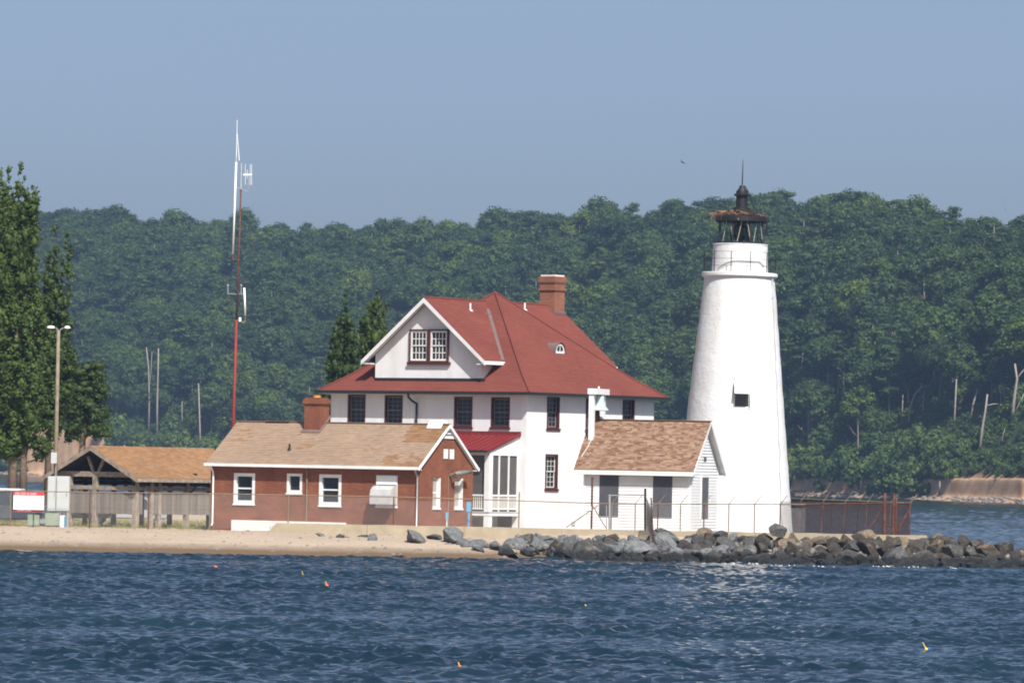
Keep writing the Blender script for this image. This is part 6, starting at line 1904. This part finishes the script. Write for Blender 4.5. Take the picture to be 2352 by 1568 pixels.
mb = MB(); mb.tube([(A1_[0], A1_[1], rail_z(A1_[0])), (C_[0], C_[1], zrust)], .03, 6); mb.build('top_rail', M['rust'], RF)
mb = MB(); mb.tube([(C_[0], C_[1], zrust), (Bk[0], Bk[1], zrust)], .03, 6); mb.build('top_rail', M['rail'], RF)
for (A_, B_) in ((A1_, C_), (C_, Bk)):
    mb = MB(); chain_mesh(mb, (A_[0], A_[1], 1.1), (B_[0], B_[1], 1.1), zrust - 1.18, .052, .0050); mb.build('mesh', M['rust_wire'], RF, kind='stuff')

# blue capped pipes and small stubs in front of the brick gable
for (px_, yt, yc, r_, lab) in ((1048, 1152, 1175, .085, 'taller blue vent pipe in front of the porch corner'), (1023.5, 1176, 1191, .05, 'short pale pipe with blue cap beside the brick gable')):
    px_ = px_ if r_ < .06 else 1076.5
    px_ = 1026 if r_ < .06 else 1076
    q = at(px_, 1208, 250.2); zt2, zc = at(px_, yt, 250.2).z, at(px_, yc, 250.2).z
    o = empty('vent_pipe', (q.x, 250.2, gz(q.x, 250.2)), 0, lab, 'pipe'); zo = gz(q.x, 250.2)
    mb = MB(); mb.tube([(0, 0, -.2), (0, 0, zc - zo)], r_ * .72, 10); mb.build('pipe', M['bluepipe'] if r_ > .06 else M['offwhite'], o)
    mb = MB(); mb.box(-r_ * 1.25, r_ * 1.25, -r_, r_, zc - zo, zt2 - zo); mb.build('cap', M['bluepipe'], o)

# ================================================================== BOULDERS
def rock_mesh(seed):
    g = random.Random(seed)
    bm = bmesh.new(); bmesh.ops.create_icosphere(bm, subdivisions=3, radius=1.0)
    sx, sy, sz_ = g.uniform(.95, 1.25), g.uniform(.75, 1.0), g.uniform(.62, .95)
    planes = []
    for i in range(g.randint(10, 14)):
        n = Vector((g.gauss(0, 1), g.gauss(0, 1), g.gauss(0, .9))).normalized(); planes.append((n, g.uniform(.36, .72)))
    for v in bm.verts:
        for n, dd in planes:
            k_ = v.co.dot(n) - dd
            if k_ > 0: v.co -= n * k_
        v.co += v.co.normalized() * ((.04) * noise.noise(v.co * 2.2 + Vector((seed, 0, 0))) + (.045) * noise.noise(v.co * 5 + Vector((0, seed, 0))))
        v.co = Vector((v.co.x * sx, v.co.y * sy, v.co.z * sz_)) * 1.38
    me = bpy.data.meshes.new('boulder'); bm.to_mesh(me); bm.free(); me.materials.append(M['rock'])
    me.polygons.foreach_set('use_smooth', [True] * len(me.polygons))
    bm = bmesh.new(); bm.from_mesh(me)
    for e in bm.edges:
        if len(e.link_faces) == 2 and e.calc_face_angle(0) > R(14): e.smooth = False
    bm.to_mesh(me); bm.free(); return me
ROCKS = [rock_mesh(s) for s in range(16)]
rr = random.Random(12)
ORD = 'first second third fourth fifth sixth seventh eighth ninth tenth eleventh twelfth thirteenth fourteenth fifteenth sixteenth seventeenth eighteenth nineteenth twentieth'.split()
PALE, GREY, BROWN, TAN = (.175, .185, .185), (.085, .084, .08), (.066, .056, .046), (.21, .165, .115)
CN = {PALE: 'pale grey', GREY: 'grey', BROWN: 'dark brown', TAN: 'tan'}
buckets = {}
def boulder(x, y, z, s, col, row, sec, flat=1.0, label=None):
    o = link('boulder', rr.choice(ROCKS), None, (x, y, z), (rr.uniform(-.5, .5), rr.uniform(-.5, .5), rr.uniform(0, 6.28)))
    o.scale = (s * rr.uniform(.9, 1.2), s * rr.uniform(.85, 1.1), s * flat * rr.uniform(.85, 1.1))
    k_ = rr.uniform(.8, 1.2); o.color = (*[c * k_ for c in col], 1)
    tag(o, label, 'boulder', 'boulders along the seawall and jetty')
    if not label: buckets.setdefault((sec, row), []).append((x / y, o, col))
    return o
SECS = [(1280, 'left of the metal gate'), (1490, 'left of the mesh wing'), (1660, 'below the shed'), (1830, 'below the lighthouse'), (2095, 'below the rusty fence'), (9999, 'on the jetty tail')]
def sec_of(px_):
    prev = 0
    for lim, nm in SECS:
        if px_ < lim: return nm
def hfac(px_): return float(np.interp(px_, [1100, 2160, 2230, 2290, 2352, 2450], [1, 1, .93, .66, .42, .1]))
rowsR = [('crest', 246.5, .90, .38, 1215), ('upper', 245.2, .70, .48, 1220), ('middle', 243.5, .48, .56, 1262), ('lower', 241.6, .26, .58, 1275), ('foot', 239.9, .06, .56, 1285), ('waterline', 238.2, -.12, .46, 1300)]
for nm, yy, zz3, s0, start in rowsR:
    px_ = start + rr.uniform(-10, 10)
    while px_ < 2440:
        s = s0 * rr.uniform(.60, 1.16)
        q = at(px_ + s * 40, 1240, yy)
        hf = hfac(px_)
        pale_p = np.interp(px_, [1200, 1450, 1600, 2300], [.8, .6, .25, .06])
        col = PALE if rr.random() < pale_p else (GREY if rr.random() < .55 else BROWN)
        if nm in ('crest', 'upper') and px_ > 1700 and rr.random() < .35: col = TAN
        if px_ > 1700 and col is not TAN and rr.random() < np.interp(px_, [1700, 2300], [.3, .75]): col = BROWN
        yj = yy + rr.uniform(-.5, .5) + (1 - hf) * 2.0
        low_ = .22 if px_ < 1480 and nm in ('crest', 'upper') else (-.12 if px_ > 1840 and nm in ('crest', 'upper', 'middle') else 0.0)
        boulder(q.x, yj, (zz3 - low_) * hf - (1 - hf) * .1 + rr.uniform(-.08, .09), s, col, nm, sec_of(px_ + s * 40), .95)
        px_ += s * 2 * rr.uniform(.66, .88) * FPX / yy
for i in range(16):       # far side of the tail, seen along its crest
    px_ = 2110 + i * 20 + rr.uniform(-6, 6); hf = hfac(px_); q = at(px_, 1235, 249.5)
    boulder(q.x, 249.5 + rr.uniform(-.6, .8), .72 * hf - .1, rr.uniform(.45, .7), rr.choice((TAN, GREY, BROWN)), 'back', 'on the jetty tail')
for (sec, row), L in buckets.items():
    L.sort(key=lambda t: t[0])
    cnt = {}
    for k_, o, col in L:
        c = CN[col] if row not in ('waterline',) else 'wet dark'
        cnt[c] = cnt.get(c, 0) + 1
        o['label'] = '%s %s boulder from the left in the %s row %s' % (ORD[min(19, cnt[c] - 1)], c, row, sec)
for (px_, py_, wpx, flat, lab) in [(740, 1228, 30, .4, 'flat grey stone half buried in sand, leftmost of the beach stones'), (781, 1229, 20, .9, 'small upright grey stone on the sand below the brick building'), (832, 1230, 24, .45, 'low grey stone on the sand below the downpipe'),
                                   (858, 1237, 34, .25, 'thin flat dark stone lying on the open sand'), (950, 1233, 44, .8, 'rounded grey boulder on the sand, leftmost of the large ones'), (1000, 1230, 46, .55, 'low sloping grey boulder leaning on its larger neighbour'),
                                   (1036, 1229, 52, .95, 'large pale grey boulder below the brick gable'), (1060, 1238, 40, .85, 'brownish boulder right of the large pale one'), (1093, 1240, 62, .6, 'wide pale boulder below the blue pipe'),
                                   (1104, 1259, 34, .5, 'small dark stone lying alone on the sand'), (1142, 1250, 44, .95, 'tan-grey boulder at the left end of the heap'), (1178, 1240, 58, .95, 'big pale boulder against the seawall below the porch'),
                                   (1172, 1262, 46, 1.1, 'tall grey boulder standing forward on the sand'), (1214, 1268, 42, .6, 'low pale stone at the foot of the heap on sand'), (1232, 1252, 40, 1.0, 'blocky grey boulder left of the dark gap'), (1205, 1245, 44, .9, 'pale boulder leaning on the big one by the seawall'), (1235, 1225, 42, .9, 'reddish topped boulder perched high against the seawall'),
                                   (1272, 1250, 40, 1.1, 'pale tilted slab at the start of the riprap'), (1250, 1238, 44, 1.0, 'pale boulder tucked under the reddish topped one'), (1292, 1270, 62, 1.0, 'large pale twin-faced boulder at the water end of the sand')]:
    y = min(np.arange(238.5, 246.2, .15), key=lambda yy: abs(at(px_, py_ + wpx * .3 * flat, yy).z - gz(at(px_, py_, yy).x, yy) + .004 * (yy - 244)))
    q = at(px_, py_, y); s = wpx / 2 * y / FPX * .98
    boulder(q.x, y, gz(q.x, y) + s * .28 * flat, s, PALE if rr.random() < .7 else GREY, '', '', flat, lab)
big = at(1785, 1212, 246.2)
boulder(big.x, 246.4, big.z - .12, .42, GREY, '', '', 1.0, 'pointed brown boulder standing tallest before the lighthouse foot')
for px_, lab in ((1619, 'broad tan boulder on the crest below the shed corner'), (2167, 'whitish boulder on the crest of the jetty tail'), (1990, 'pale crumbly boulder on the crest below the rusty fence'), (1520, 'greenish grey boulder right beside the mesh wing')):
    q = at(px_, 1218, 246.6); boulder(q.x, 246.8 if px_ < 2100 else 247.8, q.z - (.16 if px_ < 2100 else .42), .40, TAN if px_ != 1520 else GREY, '', '', .9, lab)
# small broken stone between the boulders
mb = MB()
for i in range(700):
    px_ = rr.uniform(1180, 2420); t_ = rr.random(); yy = 237.5 + 9.3 * t_; hf = hfac(px_)
    if px_ < 1290 and yy < 241: continue
    q = at(px_, 1240, yy); s = rr.uniform(.1, .27)
    vs = [Vector((rr.gauss(0, 1), rr.gauss(0, 1), rr.gauss(0, 1))).normalized() * s for _ in range(9)]
    bm = bmesh.new(); [bm.verts.new(v) for v in vs]; bmesh.ops.convex_hull(bm, input=bm.verts[:]); bm.verts.index_update()
    zz4 = (-.25 + 1.15 * t_) * hf
    mb.add([v.co + Vector((q.x, yy, zz4)) for v in bm.verts], [[v.index for v in f.verts] for f in bm.faces]); bm.free()
o = mb.build('rubble', M['rock'], kind='stuff'); o.color = (.2, .19, .175, 1); tag(o, 'small broken stones filling gaps between the boulders', 'rubble')
# churned foam where ripples break on the rocks
m_, t_n, b_n = mat_nodes('sea_foam'); b_n.inputs['Base Color'].default_value = (.78, .80, .80, 1); b_n.inputs['Roughness'].default_value = .7
lnk(t_n, ramp(t_n, nz(t_n, coords(t_n), 6, 4), [(.3, (.55, .58, .58)), (.7, (.85, .86, .86))]), b_n.inputs['Base Color'])
mb = MB()
def foam_patch(px_, yy, n, w, s_hi):
    q = at(px_, 1298, yy)
    for i in range(n):
        x, y = q.x + rr.gauss(0, w), yy + rr.gauss(0, .28)
        s = rr.uniform(.02, s_hi); k_ = rr.randint(5, 8)
        zf_ = .03 + float(wave_h(np.array([x]), np.array([y]))[0]) * .45
        prof = [(s * rr.uniform(.7, 1.3), 2 * math.pi * j / k_) for j in range(k_)]
        ring_ = [(x + r_ * math.cos(a) * 1.7, y + r_ * math.sin(a), zf_ - .02) for r_, a in prof]
        mb.add(ring_ + [(x, y, zf_ + s * .5)], [(j, (j + 1) % k_, k_) for j in range(k_)])
for (c_, n_c, sp_) in ((1560, 1, 40), (1680, 4, 50), (1760, 5, 60), (1990, 1, 30), (2045, 5, 14), (2110, 4, 16), (2200, 1, 30)):
    for k_ in range(n_c):
        foam_patch(c_ + rr.gauss(0, sp_), 237.3 + rr.uniform(-.9, .7), rr.randint(2, 6), rr.uniform(.06, .25), rr.uniform(.018, .045))
for px_ in (1690, 1770, 1830): foam_patch(px_, 234.8 + rr.uniform(-.8, .8), 10, 1.1, .03)
o = mb.build('foam', m_); tag(o, 'white foam washing along the foot of the boulders', 'foam', kind='stuff')

# wrack line, shells and pebbles on the beach
mb = MB()
for i in range(1100):
    px_ = rr.uniform(-60, 1290); t_ = rr.random()
    yy = 238.2 + (1.0 + .5 * noise.noise(Vector((px_ * .01, 0, 0)))) + rr.gauss(0, .35) if t_ < .45 else rr.uniform(237.5, 250)
    q = at(px_, 1240, yy); s_ = rr.uniform(.015, .05) if rr.random() < .9 else rr.uniform(.05, .11)
    z_ = gz(q.x, yy); a = rr.uniform(0, 6.28)
    k_ = 5; ring_ = [(q.x + s_ * 1.8 * rr.uniform(.6, 1.2) * math.cos(a + j * 1.2566), yy + s_ * rr.uniform(.6, 1.2) * math.sin(a + j * 1.2566), z_ - .01) for j in range(k_)]
    mb.add(ring_ + [(q.x, yy, z_ + s_ * .8)], [(j, (j + 1) % k_, k_) for j in range(k_)])
o = mb.build('pebbles', M['greybark']); tag(o, 'dark pebbles and wrack scattered along the sand', 'pebbles', kind='stuff')

# ================================================================== GRASS
mb = MB()
def tuft(x, y, n, w, hgt):
    z = gz(x, y)
    for i in range(n):
        a = rr.uniform(0, 6.28); px2, py2 = x + rr.gauss(0, w), y + rr.gauss(0, w)
        h = hgt * rr.uniform(.5, 1.2); l = h * rr.uniform(.1, .5); wv_ = .014
        mb.add([(px2 - wv_, py2, z - .02), (px2 + wv_, py2, z - .02), (px2 + math.cos(a) * l * .5, py2 + math.sin(a) * l * .5, z + h * .6), (px2 + math.cos(a) * l, py2 + math.sin(a) * l, z + h * .95)], [(0, 1, 2), (0, 2, 3)])
for i in range(420):
    px_ = rr.uniform(-60, 480); yy = rr.uniform(257, 292); q = at(px_, 1200, yy); tuft(q.x, yy, 14, .28, .22)
for px_ in (648, 656, 628, 634, 676, 700): q = at(px_, 1205, 249.0); tuft(q.x, 248.9, 16, .09, .34)
for i in range(50):
    q = at(rr.uniform(-40, 470), 1208, rr.uniform(252.5, 255)); tuft(q.x, q.y, 6, .2, .12)
o = mb.build('grass', M['grass']); tag(o, 'dry yellow green grass behind the beach around the shelter', 'grass', kind='stuff')

# ================================================================== FLOATS AND BIRDS
def float_(px_, py_, mat, h, r, lean, label, flag=None):
    q = at_z(px_, py_, .02)
    o = empty('crab_pot_float', q, 0, label, 'float', 'crab pot floats on the bay'); o.rotation_euler = (0, lean, 0); o.scale = (.8, .8, .8)
    mb = MB(); mb.lathe([(0, -.08), (r * .7, -.05), (r, 0), (r * .95, r * .5), (r * .6, r * 1.1), (.02, r * 1.3)], 14); mb.build('buoy', mat, o, smooth=True)
    mb = MB(); mb.tube([(0, 0, r), (0, 0, r + h)], [.018, .013], 6); mb.build('stick', mat if mat is not M['orange'] else M['yellow'], o)
    if flag: mb = MB(); mb.lathe([(0, -.02), (r * .8, .0), (r * .9, r * .8), (0, r * 1.1)], 10, (r * 1.5, 0, -.02)); mb.build('second_buoy', flag, o)
float_(497, 1304, M['orange'], .07, .095, -.7, 'orange float near the beach, leftmost of the floats')
float_(698, 1325, M['yellow'], .24, .06, -.35, 'thin yellow stick float left of an orange one')
float_(751, 1346, M['orange'], .14, .09, -.3, 'orange float right beside the thin yellow stick float')
float_(1346, 1392, M['yellow'], .05, .045, -.4, 'tiny yellow float in mid water')
float_(1057, 1533, M['orange'], .11, .055, -.35, 'orange float nearest the camera at the bottom of the picture')
float_(2128, 1491, M['yellow'], .19, .055, -.5, 'yellow banded float with a blue one at lower right', M['bluefloat'])
def bird(px_, py_, d, s, roll, yaw, label):
    o = empty('bird', at(px_, py_, d), yaw, label, 'bird', 'birds in flight'); o.rotation_euler = (roll, R(20), yaw)
    mb = MB(); mb.tube([(-.32, 0, 0), (-.2, 0, .02), (0, 0, .03), (.16, 0, .03), (.22, 0, .045), (.27, 0, .04), (.33, 0, .03)], [.01, .05, .075, .055, .035, .035, .006], 8)
    for sg in (-1, 1):
        mb.add([(.1, sg * .05, .04), (-.1, sg * .05, .03), (-.06, sg * .38, .14), (.13, sg * .34, .15), (-.08, sg * .72, .10), (.0, sg * .70, .11)], [(0, 1, 2, 3), (3, 2, 4, 5)])
    mb.add([(-.28, .02, 0), (-.28, -.02, 0), (-.5, -.1, -.01), (-.5, .1, -.01)], [(0, 1, 2, 3)])
    b_ = mb.build('body', M['bird'], o); b_.scale = (s, s, s)
    mb = MB(); mb.tube([(.31 * s, 0, .03 * s), (.38 * s, 0, .02 * s)], [.012 * s, .003 * s], 5); mb.build('bill', M['yellow'], o)
bird(1567, 373, 560, 1.15, R(38), R(60), 'dark bird gliding in the open sky left of the lantern rod')
bird(2309, 482, 950, .8, R(60), R(80), 'tiny distant bird above the wooded ridge at far right')
